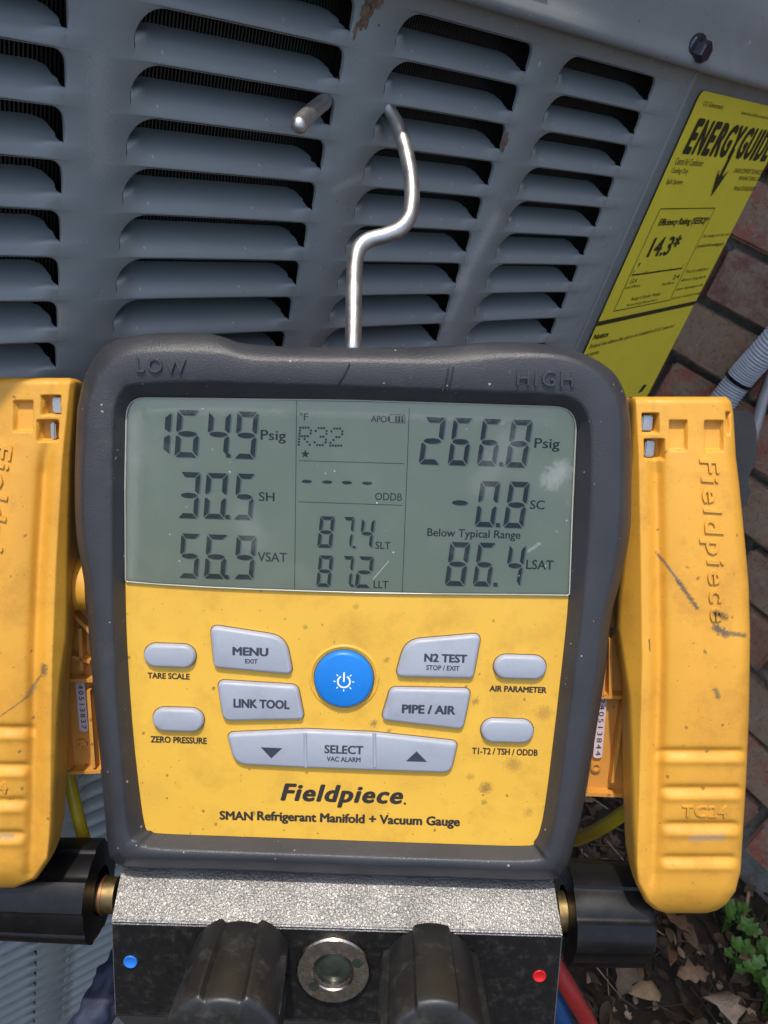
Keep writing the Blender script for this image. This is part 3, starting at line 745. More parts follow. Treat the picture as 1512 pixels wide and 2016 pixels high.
def inset(P, d):
    out = []; n = len(P); P = [np.array(p) for p in P]
    area = sum(P[i][0]*P[(i+1) % n][1]-P[(i+1) % n][0]*P[i][1] for i in range(n)); sg = 1 if area > 0 else -1
    for i in range(n):
        t = P[(i+1) % n]-P[i-1]; t = t/(np.linalg.norm(t)+1e-12); nn = np.array([-t[1], t[0]])*sg; out.append(P[i]+nn*d)
    return out
def button_mesh(P, h=1.9*mm):
    prof = [(-.00018, -.3), (0, .0), (.00005, .55), (.00030, .80), (.00075, .95), (.0011, 1.0)]
    L = [[(p[0], p[1], h*zf) for p in inset(P, d)] for d, zf in prof]
    me = loft(L, cap1=True); return me
hb = 1.9*mm
def gp(x, y, z=1.0*mm): return G.at(x, y, z)[:2]
def pill(x0, x1, y0, y1, tilt=.03):
    A = gp(x0, (y0+y1)/2-tilt*(x1-x0)/2*0); r = (gp(x0, y0)[1]-gp(x0, y1)[1])/2; c0 = gp(x0, (y0+y1)/2-tilt*(x1-x0)*.0); B = gp(x1, (y0+y1)/2)
    cy_ = (c0[1]+B[1])/2; P = []
    for k in range(13): t = math.pi/2+math.pi*k/12; P.append((c0[0]+r+r*math.cos(t), cy_+r*math.sin(t)))
    for k in range(13): t = -math.pi/2+math.pi*k/12; P.append((B[0]-r+r*math.cos(t), cy_+r*math.sin(t)))
    return P
px = gp(1000, 1300)[0]-gp(999, 1300)[0]
btns = [
 ('MENU', rounded([gp(*p) for p in ((413,1231),(562,1254),(577,1328),(421,1314))], [15*px,44*px,12*px,13*px]), [('MENU', 493, 1283, 71, 17, .04), ('EXIT', 495, 1302, 25, 9, .03)]),
 ('LINK', rounded([gp(*p) for p in ((427,1340),(586,1350),(599,1416),(439,1419))], [14*px,18*px,10*px,18*px]), [('LINK TOOL', 515, 1386, 111, 18, .042)]),
 ('N2', rounded([gp(*p) for p in ((778,1332),(798,1261),(948,1248),(932,1336))], [12*px,44*px,14*px,13*px]), [('N2 TEST', 877.5, 1296, 85, 17, .042), ('STOP / EXIT', 872, 1315, 66, 10, .03)]),
 ('PIPE', rounded([gp(*p) for p in ((769,1354),(928,1357),(912,1436),(750,1417))], [16*px,13*px,14*px,12*px]), [('PIPE / AIR', 844, 1397, 106, 18, .042)]),
 ('TARE', pill(283, 385, 1269, 1314), []), ('ZERO', pill(300, 401, 1395, 1440), []), ('AIR', pill(972, 1076, 1291, 1337), []), ('T1', pill(947, 1051, 1417, 1462), [])]
lab = {'MENU': 'menu button with a sloping top', 'TARE': 'small blank pill button above TARE SCALE', 'ZERO': 'small blank pill button above ZERO PRESSURE', 'AIR': 'small blank pill button above AIR PARAMETER', 'T1': 'small blank pill button above T1-T2',
       'LINK': 'button printed LINK TOOL', 'N2': 'button printed N2 TEST', 'PIPE': 'button printed PIPE / AIR'}
M['recess'] = simple('dark_gap', (.13, .07, .02), .7)
for nm, P, txt in btns:
    b = gpart('button', button_mesh(P), M['btn']); b['label'] = lab[nm]
    gpart('button_gap', plate([tuple(p) for p in inset(P, -.00028)], .07*mm), M['recess'], b)
    if txt: gpart('button_lettering', join_meshes([gtext(s, x, y, wp, hp, hb+.02*mm, bold=bd) for s, x, y, wp, hp, bd in txt]), M['btn_print'], b)
# the long rocker bar: three keys
barP = rounded([gp(*p) for p in ((446,1444),(600,1437),(735,1443),(902,1461),(888,1521),(735,1516),(600,1511),(462,1504))], [12*px,60*px,60*px,13*px,22*px,60*px,60*px,34*px])
bar = gpart('rocker_button', button_mesh(barP), M['btn']); bar['label'] = 'long three key bar with down arrow, SELECT and up arrow'
gpart('button_gap', plate([tuple(p) for p in inset(barP, -.00028)], .07*mm), M['recess'], bar)
for x in (601, 737):
    A, B = G.at(x, 1440, hb), G.at(x+1, 1512, hb)
    gpart('key_divider', tube([(A[0], A[1]-.0006, hb-.0002), (B[0], B[1]+.0004, hb-.0002)], .0006, 10), M['btn'], bar)
mes = [gtext('SELECT', 677, 1476, 77, 17, hb+.02*mm, bold=.03), gtext('VAC ALARM', 676.5, 1495, 67, 10, hb+.02*mm, bold=.03)]
for P in (((513, 1471), (556, 1473), (534, 1493)), ((799, 1499), (841, 1500), (820, 1479))): mes.append(poly([G.at(*p, hb)[:2] for p in P], hb+.02*mm))
gpart('button_lettering', join_meshes(mes), M['btn_print'], bar)
# power button
pc = gp(677, 1337); pr = 59*px; P = [(pc[0]+pr*math.cos(t), pc[1]+pr*math.sin(t)) for t in np.linspace(0, 2*math.pi, 49)[:-1]]
pw = gpart('power_button', button_mesh(P, 2.3*mm), M['blue'])
gpart('button_gap', plate([tuple(p) for p in inset(P, -.0003)], .07*mm), M['recess'], pw)
zc = G.at(677, 1342, 2.32*mm)
def arc(c, r, a0, a1, wd, z, n=20):
    V = []; 
    for k in range(n+1):
        t = math.radians(a0+(a1-a0)*k/n)
        for rr in (r-wd/2, r+wd/2): V.append((c[0]+rr*math.cos(t), c[1]+rr*math.sin(t), z))
    return mesh(V, [(2*k, 2*k+1, 2*k+3, 2*k+2) for k in range(n)], False)
z_ = 2.33*mm; mes = [arc(zc, .00195, 120, 420, .0005, z_), strip((zc[0], zc[1]-.0001), (zc[0], zc[1]+.0031), .0005, z_+.00001)]
for k in range(8):
    t = math.pi/4*k
    if k == 2: continue
    mes.append(strip((zc[0]+.0026*math.cos(t), zc[1]+.0026*math.sin(t)), (zc[0]+.0033*math.cos(t), zc[1]+.0033*math.sin(t)), .00032, z_))
gpart('power_symbol', join_meshes(mes), M['white'], pw)
# raised ring round the power button
ringR = pr+.0012
gpart('button_collar', tube([(pc[0]+ringR*math.cos(t), pc[1]+ringR*math.sin(t), -.0003) for t in np.linspace(0, 2*math.pi, 49)], .0007, 10, False), M['face_yellow'], face)
mes = [gtext(s, x, y, wp, hp, .06*mm, bold=bd) for s, x, y, wp, hp, bd in (
 ('TARE SCALE', 332, 1331, 83, 12, .036), ('ZERO PRESSURE', 352, 1457, 111, 13, .036), ('AIR PARAMETER', 1020, 1357, 113, 12, .04), ('T1-T2 / TSH / ODDB', 994, 1480, 130, 13, .034))]
mes.append(gtext('SMAN Refrigerant Manifold + Vacuum Gauge'[:4], 465, 1606, 66, 18, .06*mm, bold=.038))
mes.append(gtext('®', 499, 1601, 8, 8, .06*mm))
mes.append(gtext('Refrigerant Manifold + Vacuum Gauge', 706, 1614.5, 400, 24, .06*mm, bold=.038))
mes.append(gtext('Fieldpiece', 673, 1568, 242, 45, .06*mm, bold=.036, shear=.24, spacing=1.12))
mes.append(gtext('.', 797, 1582, 5, 5, .06*mm, bold=.05))
for _m in mes: gpart('printed_lettering', _m, M['print'], face)

# ------------------------------------------------------------------ hook
d0, top = G.loc(W(695, 683, .252)), None
def facept(x, y, out=0.0):
    p = ACF.at(x, y, out); return np.array(ACF.mw @ Vector(p))
A = W(695, 720, .254); B = W(695, 683, .2525); e0 = facept(768, 222, .0)
dz = np.linalg.norm
def wd(x, y, dpt): return W(x, y, dpt)
e_depth = .2868
import numpy.linalg as LA
fwd = R @ np.array([0, 0, 1.0]); e_depth = float(np.dot(e0-CAMP, fwd))
def hk(x, y):
    t = (683-y)/(683-222); return W(x, y, .2525+(e_depth-.2525)*max(0, t))
path = [A, B, hk(696, 640), hk(697, 560), hk(699, 520), hk(706, 490), hk(724, 473), hk(756, 464), hk(785, 452), hk(803, 432), hk(810, 405), hk(811, 370), hk(806, 330), hk(797, 290), hk(785, 255), e0]
i1 = e0+np.array([-.004, .010, .006]); e1 = facept(640, 202, 0.0)
i2 = e1+np.array([.006, .012, .003])
path += [i1, (i1+i2)/2+np.array([0, .004, .001]), i2, e1+np.array([.001, .002, .0005]), facept(628, 208, .0035), facept(608, 225, .010), facept(597, 236, .0145), facept(589, 246, .018)]
path = catmull([G.loc(p) for p in path], 6, False)
rod = tube(path, .00262, 20)
gpart('hanging_hook', rod, M['chrome'])
tipc = path[-1]; bm = bmesh.new(); bmesh.ops.create_uvsphere(bm, u_segments=20, v_segments=12, radius=.00262)
me = bpy.data.meshes.new('tip'); bm.to_mesh(me); bm.free(); me.polygons.foreach_set('use_smooth', [True]*len(me.polygons))
for v in me.vertices: v.co += Vector(tipc)
gpart('hook_tip', me, M['chrome'])

# ------------------------------------------------------------------ valve block
ZB = 9*mm
def yb(y, z): return G.at(660, y, z)[1]
xl, xrb = G.at(222, 1900, ZB)[0], G.at(1103, 1900, ZB)[0]
sec = [(yb(1690, -9*mm), -9*mm), (yb(1826, ZB), ZB-.4*mm), (yb(1830, ZB), ZB), (yb(2011, ZB), ZB), (yb(2014, ZB), ZB-.3*mm), (yb(2014, ZB)-.012, ZB-9*mm), (yb(2014, ZB)-.012, -34*mm), (yb(1690, -9*mm), -34*mm)]
tl_ = G.at(246, 1709, -6*mm)[0]; tr_ = G.at(1082, 1733, -6*mm)[0]
V = []; nS = len(sec)
for xa, xt in ((xl, tl_), (xrb, tr_)):
    for i, (y, z) in enumerate(sec):
        V.append(((xt-(.0008 if xa < 0 else -.0008)) if i in (0, 7) else xa, y, z))
Fc = [(i, (i+1) % nS, nS+(i+1) % nS, nS+i) for i in range(nS)]+[tuple(range(nS))[::-1], tuple(range(nS, 2*nS))]
me = mesh(V, Fc, False); fix_normals(me)
bmm = bmesh.new(); bmm.from_mesh(me); bmesh.ops.bevel(bmm, geom=[e for e in bmm.edges], offset=.0004, segments=2, affect='EDGES')
for f in bmm.faces: f.material_index = 0
for f in bmm.faces:
    c = f.calc_center_median()
    if c.z > ZB-.0002 and f.normal.z > .9: f.material_index = 1
bmm.to_mesh(me); bmm.free()
block = gpart('valve_block', me, [M['block'], M['block_face']])
def disc(x, y, rpx, z, h, mat, name, parent, lb=None):
    c = G.at(x, y, z); r = rpx*(G.at(x+1, y, z)[0]-c[0]); n = 28
    L = [[(c[0]+rr*math.cos(2*math.pi*k/n), c[1]+rr*math.sin(2*math.pi*k/n), z+zz) for k in range(n)] for rr, zz in ((r, -.0004), (r, h*.6), (r*.93, h), (r*.85, h*.7))]
    o = gpart(name, loft(L, cap1=True), mat, parent)
    if lb: o['label'] = lb
    return o
disc(257, 1893, 13.5, ZB, .5*mm, M['dot_blue'], 'indicator_dot', block, 'blue dot on the low side')
disc(1062, 1921, 13, ZB, .5*mm, M['dot_red'], 'indicator_dot', block, 'red dot on the high side')

def knob_mesh(R0, R1, L, ribs, phase, rise, duty=.5, flare=.0, notch=True):
    nth, V, loops = 144, [], []
    prof = [(0, 0, 1), (.02, 1, 1), (.3, 1, 1), (.6, 1, 1), (.9, 1, 1), (.955, .995, 1), (.985, .965, .9), (1.0, .91, .6), (1.0, .6, 0), (.995, .2, 0)]
    for s, rf, rw in prof:
        l = []
        for k in range(nth):
            t = 2*math.pi*k/nth; ph = ((t-phase)/(2*math.pi)*ribs) % 1.0
            x = abs(ph-.5)*2                                   # 0 at ridge centre
            q = float(sstep(duty-.035, duty+.035, np.float64(x)))
            r = (R0+(R1-R0)*s)*rf+rise*(1-q)*rw*(1 if rf > .3 else 0) if s > 0 else R0*.5
            l.append((r*math.cos(t), r*math.sin(t), L*s))
        loops.append(l)
    me = loft(loops, cap1=True); return autosmooth(me, 40)
for (x, y, ph, dut, rise, lb) in ((478, 1886, math.pi/2, .52, .0021, 'left front valve knob with a groove on top'), (845, 1898, math.pi/4, .5, .0016, 'right front valve knob with a rib on top')):
    c = G.at(x, y, ZB); nribs = 4
    o = gpart('valve_knob', knob_mesh(.0148, .0158, .034, nribs, ph, rise, dut), M['knob'])
    o.matrix_local = Matrix.Translation((c[0], c[1], ZB+.0004)); o['label'] = lb
# sight glass
c = G.at(657, 1900, ZB); n = 48
def ring(r, z, dy=0): return [(c[0]+r*math.cos(2*math.pi*k/n), c[1]+dy+r*math.sin(2*math.pi*k/n), ZB+z) for k in range(n)]
sg = gpart('sight_glass', autosmooth(loft([ring(.0122, -.0008), ring(.0122, .0024), ring(.0117, .0030), ring(.0072, .0030), ring(.0068, .0026), ring(.0066, .0012), ring(.0060, .0018), ring(.0058, .0004)]), 35), M['nickel'])
gpart('sight_glass_lens', loft([ring(.0058, .0006), ring(.0030, .0012), ring(.0010, .0014)], cap1=True), M['bore'], sg)
for (ax, ay) in ((.0078, .0035), (-.0062, -.0058)):
    sc_ = [(c[0]+ax+.0018*math.cos(t), c[1]+ay+.0018*math.sin(t)) for t in np.linspace(0, 2*math.pi, 17)[:-1]]
    gpart('spanner_hole', plate(sc_, ZB+.00302), M['bore'], sg)
# side knobs
def side_knob(x0, x1, y, z, r, lb, sgn):
    A = G.at(x0, y, z); B = G.at(x1, y, z); L = abs(B[0]-A[0])
    me = knob_mesh(r, r*.97, L, 5, math.pi/2+.3, .0011, .5)
    o = gpart('valve_knob', me, M['black_gloss']); o['label'] = lb
    if sgn > 0: o.matrix_local = Matrix.Translation((A[0], A[1], z)) @ Matrix.Rotation(math.pi/2, 4, 'Y') @ Matrix.Rotation(.5, 4, 'Z')
    else: o.matrix_local = Matrix.Translation((B[0], B[1], z)) @ Matrix.Rotation(-math.pi/2, 4, 'Y') @ Matrix.Rotation(.5, 4, 'Z')
side_knob(12, 200, 1752, -17*mm, .0165, 'left end valve knob, glossy black', -1)
side_knob(1110, 1264, 1792, -17*mm, .0170, 'right end valve knob, glossy black', 1)
def stem(x0, x1, y, z, r, mat, nm='stem_fitting'):
    A = G.at(x0, y, z); B = G.at(x1, y, z); gpart(nm, tube([A, B], r, 24), mat)
stem(195, 232, 1762, -17*mm, .0062, M['brass']); stem(205, 209, 1762, -17*mm, .0067, M['copper']); stem(1095, 1115, 1795, -17*mm, .0070, M['brass'])

# =================================================================== PIPE CLAMPS
def interp(tab, y):
    ys = [p[1] for p in tab]; xs = [p[0] for p in tab]; return np.interp(y, ys, xs)
def clamp(side):
    right = side == 'right'
    if right:
        inn = [(1243,781),(1240,800),(1236,900),(1228,1000),(1222,1100),(1214,1180),(1211,1240),(1222,1310),(1232,1370),(1236,1480),(1240,1620),(1244,1700),(1252,1740),(1270,1775),(1288,1790),(1312,1798)]
        out = [(1430,781),(1440,792),(1444,815),(1449,900),(1456,960),(1466,1060),(1474,1150),(1477,1250),(1475,1400),(1469,1540),(1462,1650),(1458,1715),(1448,1755),(1430,1780),(1412,1792),(1390,1798)]
        ribx = lambda y: np.interp(y, [780, 900, 1100, 1300, 1600, 1800], [1262, 1268, 1272, 1275, 1268, 1262])
        y0, y1 = 781, 1798; dirn = 1; groove = [(1484, 1296, 1464), (1557, 1306, 1458), (1628, 1309, 1453), (1694, 1306, 1448)]
        wins = [(1265, 1297, 815, 852), (1269, 1308, 865, 904)]; rec = [(1319, 1353, 828, 887), (1388, 1424, 829, 888), (1430, 1437, 812, 856)]
        lab = 'yellow pipe clamp on the right, its handle scuffed with dark marks'; zc = -7*mm
    else:
        out = [(-108,744),(-120,755),(-124,790),(-126,900),(-136,1000),(-146,1100),(-150,1200),(-150,1350),(-145,1480),(-138,1600),(-133,1660),(-124,1700),(-108,1725),(-90,1738),(-70,1746),(-50,1748)]
        inn = [(140,744),(153,750),(156,765),(146,900),(143,1000),(141,1100),(140,1200),(138,1260),(127,1330),(121,1400),(118,1480),(114,1560),(110,1640),(100,1690),(72,1730),(28,1748)]
        ribx = lambda y: np.interp(y, [744, 900, 1100, 1300, 1600, 1750], [128, 112, 100, 92, 88, 80])
        y0, y1 = 744, 1748; dirn = -1; groove = [(1438, -95, 66), (1512, -90, 57), (1581, -88, 50), (1646, -86, 46)]
        wins = [(82, 118, 779, 817), (73, 114, 828, 868)]; rec = [(27, 64, 790, 849), (-60, -28, 786, 846)]
        lab = 'yellow pipe clamp on the left, cut off by the edge of the photo'; zc = -7*mm
    oc = G.at((1345 if right else 15), 1270, zc)
    fr = Frame(np.array(G.mw @ Vector(oc)), G.X, G.Y)
    root = empty('pipe_clamp', fr.mw); tag(root, lab, 'pipe clamp', 'temperature pipe clamps either side of the gauge')
    pt = lambda x, y, z=0.0: fr.at(x, y, z)
    ny, nx = 420, 130; ys = np.linspace(y0, y1, ny); V = np.zeros((ny, nx, 3)); S = pt(1000, 1270)[0]-pt(999, 1270)[0]
    for i, y in enumerate(ys):
        xi, xo = interp(inn, y), interp(out, y); rx = ribx(y)
        t = np.linspace(0, 1, nx); xs = xi+(xo-xi)*t
        w_ = abs(xo-xi); dI = np.abs(xs-xi); dO = np.abs(xs-xo); dr = (xs-rx)*dirn            # + beyond the rib
        z = np.zeros(nx)
        # inner side wall falls away from the rib
        fall = np.clip(-dr-10, 0, None)*S; z -= fall*1.1
        # hollow beside the rib rising to the broad back
        amp = np.interp(y, [y0, 860, 930, 1400, 1720, y1], [.2, .2, 1, 1, .7, .1])
        z += amp*(-.0022*np.exp(-((dr-22)/13.0)**2)) + amp*.0022*sstep(18, 85, dr)+ (1-amp)*.0010*sstep(10, 30, dr)
        # rolled edges
        for dd, rr in ((dO, 24), (dI, 12)): z -= .0042*(1-np.sqrt(1-np.clip(1-dd/rr, 0, 1)**2))
        dT = y-y0; dB = y1-y
        z -= .0028*(1-math.sqrt(1-max(0, 1-dT/14)**2)); z -= .0065*(1-math.sqrt(1-max(0, 1-dB/55)**2)); z += .013*(y-y0)/(y1-y0)-.002
        # broad swelling along the handle
        z += .0035*math.sin(math.pi*np.clip((y-y0)/(y1-y0), 0, 1))
        zs = z.copy()
        for gy, g0, g1 in groove:
            mask = sstep(g0-14, g0+14, xs)*(1-sstep(g1-12, g1+12, xs)); yy = (y-gy)
            prof = -.0012*math.exp(-((yy+2)/8.5)**2)+.0005*math.exp(-((yy-14)/8)**2); z += prof*mask
        for (a0, a1, b0, b1), dpt in [(q, .0050) for q in wins]+[(q, .0024) for q in rec]:
            sk = -.12*(y-b0)*dirn*-1*0
            m_ = sstep(a0-1.2, a0+1.2, xs)*(1-sstep(a1-1.2, a1+1.2, xs))*float(sstep(b0-1.2, b0+1.2, np.float64(y))*(1-sstep(b1-1.2, b1+1.2, np.float64(y)))); z -= dpt*m_
        for k in range(nx):
            p = pt(xs[k], y, zs[k]); V[i, k] = (p[0], p[1], z[k])
    verts = [tuple(p) for p in V.reshape(-1, 3)]; Fc = []
    for i in range(ny-1):
        for k in range(nx-1):
            a = i*nx+k; Fc.append((a, a+1, a+nx+1, a+nx) if dirn < 0 else (a, a+nx, a+nx+1, a+1))
    # skirt
    border = [(i, 0) for i in range(ny)]+[(ny-1, k) for k in range(1, nx)]+[(i, nx-1) for i in range(ny-2, -1, -1)]+[(0, k) for k in range(nx-2, 0, -1)]
    cc = V.reshape(-1, 3).mean(0); b0 = len(verts)
    for zz, sh in ((-.0035, .0003), (-.0085, .0016)):
        for (i, k) in border:
            p = V[i, k]; v = p[:2]-cc[:2]; L = np.linalg.norm(v); q_ = cc[:2]+v*(L-sh)/L; verts.append((q_[0], q_[1], p[2]+zz))
    nb = len(border)
    for k in range(nb):
        a, b = border[k][0]*nx+border[k][1], border[(k+1) % nb][0]*nx+border[(k+1) % nb][1]
        Fc.append((a, b0+k, b0+(k+1) % nb, b)); Fc.append((b0+k, b0+nb+k, b0+nb+(k+1) % nb, b0+(k+1) % nb))
    me = mesh(verts, Fc); fix_normals(me)
    zb_ = lambda y: .0035*math.sin(math.pi*(y-y0)/(y1-y0))+.013*(y-y0)/(y1-y0)-.002+.002
    q = lambda x, y: pt(x, y, zb_(y))[:2]
    if right: sc_ = [(q(1304, 1098), q(1340, 1150), .0006, (.10, .085, .10)), (q(1338, 1148), q(1371, 1196), .0010, (.07, .055, .05)), (q(1408, 1236), q(1428, 1247), .0018, (.06, .055, .05)), (q(1425, 1244), q(1468, 1252), .0010, (.14, .11, .06)), (q(1408, 1358), q(1413, 1372), .0011, (.16, .12, .05)), (q(1365, 1650), q(1420, 1648), .002, (.42, .29, .16)), (q(1283, 1265), q(1285, 1286), .0004, (.1, .06, .02)), (q(1405, 1205), q(1428, 1215), .0013, (.08, .05, .02))]
    else: sc_ = [(q(80, 1320), q(78, 1330), .0018, (.10, .08, .05)), (q(55, 1360), q(72, 1338), .0006, (.2, .13, .04)), (q(48, 1375), q(57, 1362), .0011, (.25, .17, .08)), (q(0, 1410), q(48, 1378), .0004, (.2, .12, .04)), (q(0, 1648), q(20, 1650), .0012, (.3, .2, .1))]
    ym = mat_yellow('clamp_yellow', (.74, .37, .040), (.60, .285, .030), .55, (2600, .00012, .5), .5, scuffs=sc_)
    h = link('handle', me, ym, root)
    def zat(x, y):
        return float(np.interp(x, *(lambda i: (np.array([interp(inn, y)+(interp(out, y)-interp(inn, y))*k/(nx-1) for k in range(nx)])[::dirn], V[i, :, 2][::dirn]))(int(round((y-y0)/(y1-y0)*(ny-1))))))
    # moulded words, laid on the handle's surface
    def lay(s, P0, P1, hgt, dpt, bold, shear=0.0, spacing=1.05):
        m_ = text_at(s, P0, P1, hgt, 0, depthz=dpt, bold=bold, shear=shear, ext=.03, spacing=spacing, bevel=.022, res=2)
        # drape on the heightfield
        tree_x = V[:, :, 0]; tree_y = V[:, :, 1]
        for v in m_.vertices:
            i = int(np.argmin(np.abs(tree_y[:, nx//2]-v.co.y))); xs = tree_x[i]; zz = V[i, :, 2]
            oo = np.argsort(xs); v.co.z += float(np.interp(v.co.x, xs[oo], zz[oo]))-dpt*.45
        return m_
    if right: P0, P1 = pt(1364, 902, zb_(902)), pt(1386, 1226, zb_(1226)); T0, T1 = pt(1341, 1608, zb_(1608)), pt(1431, 1609, zb_(1609))
    else: P0, P1 = pt(-24, 868, zb_(868)), pt(-45, 1192, zb_(1192)); T0, T1 = pt(-74, 1560, zb_(1560)), pt(16, 1561, zb_(1561))
    link('moulded_lettering', lay('Fieldpiece', P0, P1, 46*S, .0014, .022, .12, 1.16), ym, h)
    link('moulded_lettering', lay('TC24', T0, T1, 25*S, .0009, .01), ym, h)
    # bits of spring steel in the two windows
    for (a0, a1, b0, b1), (f0, f1) in zip(wins, ((.10, .86), (.10, .66)) if right else ((.42, .92), (.58, .78))):
        A = pt(a0+(a1-a0)*f0, b1-3, 0); B = pt(a0+(a1-a0)*f1, b0+5, 0)
        zz = zat((a0+a1)/2, (b0+b1)/2)+.0004
        link('spring_plate', box(A[0], B[0], A[1], B[1], zz-.0005, zz+.0028, .0004), M['steel'], root)
    # lower lever, behind, in paler orange
    om = mat_yellow('lever_orange', (.66, .31, .06), (.54, .24, .04), .4, (2600, .0001, .4), .45)
    zl = -14*mm
    if right: poly_l = [(1250,1236),(1215,1240),(1165,1300),(1150,1420),(1140,1558),(1236,1562),(1246,1450)]
    else: poly_l = [(60,1180),(130,1180),(196,1190),(200,1300),(198,1400),(205,1514),(140,1515),(120,1420),(60,1400)]
    P = [tuple(pt(x, y, zl)[:2]) for x, y in poly_l]
    L = [[(p[0], p[1], zl-.006) for p in P], [(p[0], p[1], zl) for p in P]]
    lv = link('lever', autosmooth(loft(L, cap0=True, cap1=True), 30), om, root)
    def rib_(p, q_, hh=.004, wd=.0012):
        A, B = pt(*p, zl), pt(*q_, zl); d_ = unit(B-A); n_ = np.array([-d_[1], d_[0], 0])*wd/2; V_ = []
        for Pq in (A-n_, B-n_, B+n_, A+n_): V_.append((Pq[0], Pq[1], zl-.0005))
        for Pq in (A-n_, B-n_, B+n_, A+n_): V_.append((Pq[0], Pq[1], zl+hh))
        me = mesh(V_, [(0,1,5,4),(1,2,6,5),(2,3,7,6),(3,0,4,7),(4,5,6,7)], False); link('stiffening_rib', me, om, lv)
    if right:
        for s in (((1248,1365),(1160,1362)), ((1236,1556),(1142,1552)), ((1222,1375),(1200,1530)), ((1186,1250),(1180,1362)), ((1170,1372),(1148,1548)), ((1196,1250),(1196,1360))): rib_(*s)
        l0, l1, txt = (1186, 1372), (1176, 1492), '240513844'
    else:
        for s in (((118,1331),(200,1331)), ((140,1511),(206,1508)), ((126,1345),(144,1505)), ((166,1230),(169,1312)), ((150,1285),(185,1295)), ((182,1350),(192,1500)), ((186,1238),(150,1200))): rib_(*s)
        l0, l1, txt = (157, 1334), (166, 1440), '240513837'
    A, B = pt(*l0, zl+.001), pt(*l1, zl+.001); sx = 9.5*S; d_ = unit(B-A); nn = np.array([-d_[1], d_[0], 0])
    lbm = simple('paper_label', (.62, .50, .55), .6, 0, None, .06, 300)
    lab_ = link('serial_label', plate([tuple(p) for p in rounded([(A-nn*sx)[:2], (B-nn*sx)[:2], (B+nn*sx)[:2], (A+nn*sx)[:2]], .0013)], zl+.0012), lbm, lv)
    T0 = A+d_*.0005-nn*(5*S); T1 = B-d_*.001-nn*(5*S)
    link('serial_number', text_at(txt, T0, T1, 11*S, zl+.00125, bold=.01, spacing=1.3), M['print'], lab_)
    c = pt(*((163, 1463) if not right else (1172, 1508)), zl)
    link('screw_boss', autosmooth(loft([[(c[0]+r_*math.cos(t), c[1]+r_*math.sin(t), zl+z_) for t in np.linspace(0, 2*math.pi, 15)[:-1]] for r_, z_ in ((.0019, -.0003), (.0018, .0012), (.0011, .0013), (.0008, .0006))], cap1=True), 40), om, lv)
    # pivot disc on its edge
    c = pt(*((158, 1150) if not right else (1216, 1185)), -.012); rv, hx = .0088, .0026; n = 32; L = []
    for xx, rr in ((-hx, rv*.9), (-hx*.8, rv), (hx*.8, rv), (hx, rv*.9)):
        L.append([(c[0]+xx+(.3*rr*math.cos(2*math.pi*k/n)), c[1]+rr*math.sin(2*math.pi*k/n), c[2]+rr*math.cos(2*math.pi*k/n)) for k in range(n)])
    link('pivot_disc', autosmooth(loft(L, cap0=True, cap1=True), 40), ym, root)
    # dark jaw showing past the far edge
    if right: jp = [(1425,808),(1482,812),(1490,850),(1490,905),(1478,930),(1470,945),(1478,965),(1468,1000),(1425,1000)]
    else: jp = [(-110,770),(-150,775),(-158,850),(-150,930),(-110,960)]
    P = rounded([pt(x, y, -.014)[:2] for x, y in jp], .002)
    jm = simple('smoky_jaw', (.018, .014, .010), .3, 0, None, .3, 120)
    link('jaw', autosmooth(loft([[(p[0], p[1], z_) for p in P] for z_ in (-.026, -.014)], cap0=True, cap1=True), 40), jm, root)
    # yellow lead
    cm = mat_yellow('cable_yellow', (.58, .42, .02), (.46, .33, .015), .35, (900, .0001, .2), .35)
    if right: cab = [W(1262, 1578, .295), W(1240, 1592, .30), W(1190, 1626, .312), W(1140, 1650, .325), W(1060, 1670, .34)]
    else: cab = [W(112, 1420, .286), W(128, 1495, .29), W(142, 1560, .292), W(158, 1625, .295), W(176, 1690, .30), W(186, 1760, .31)]
    link('sensor_cable', tube(catmull([fr.loc(p) for p in cab], 6, False), .0023 if not right else .0027, 14), cm, root)
    return root
clamp('right'); clamp('left')

# =================================================================== HOSES, CONDUIT
def thing_tube(name, pts, r, mat, label, cat, n=16, rfun=None, seg=8, group=None):
    P = catmull(pts, seg, False); o0 = np.array(P[0]); me = tube([p-o0 for p in P], r, n, rfun=rfun)
    o = link(name, me, mat); o.location = Vector(o0); tag(o, label, cat, group); return o
thing_tube('red_hose', [W(1060, 1840, .37), W(1095, 1905, .375), W(1130, 1965, .38), W(1170, 2040, .40), W(1230, 2200, .45), W(1260, 2500, .5)], .0042, simple('red_hose_rubber', (.36, .02, .02), .35, 0, None, .15, 80), 'red refrigerant hose passing below the red dot on the valve block', 'hose')
thing_tube('blue_hose', [W(1040, 1860, .385), W(1090, 1960, .39), W(1108, 2005, .395), W(1135, 2080, .41), W(1180, 2300, .46)], .0046, simple('blue_hose_rubber', (.015, .07, .20), .35, 0, None, .15, 80), 'blue refrigerant hose beside the red hose under the valve block', 'hose')
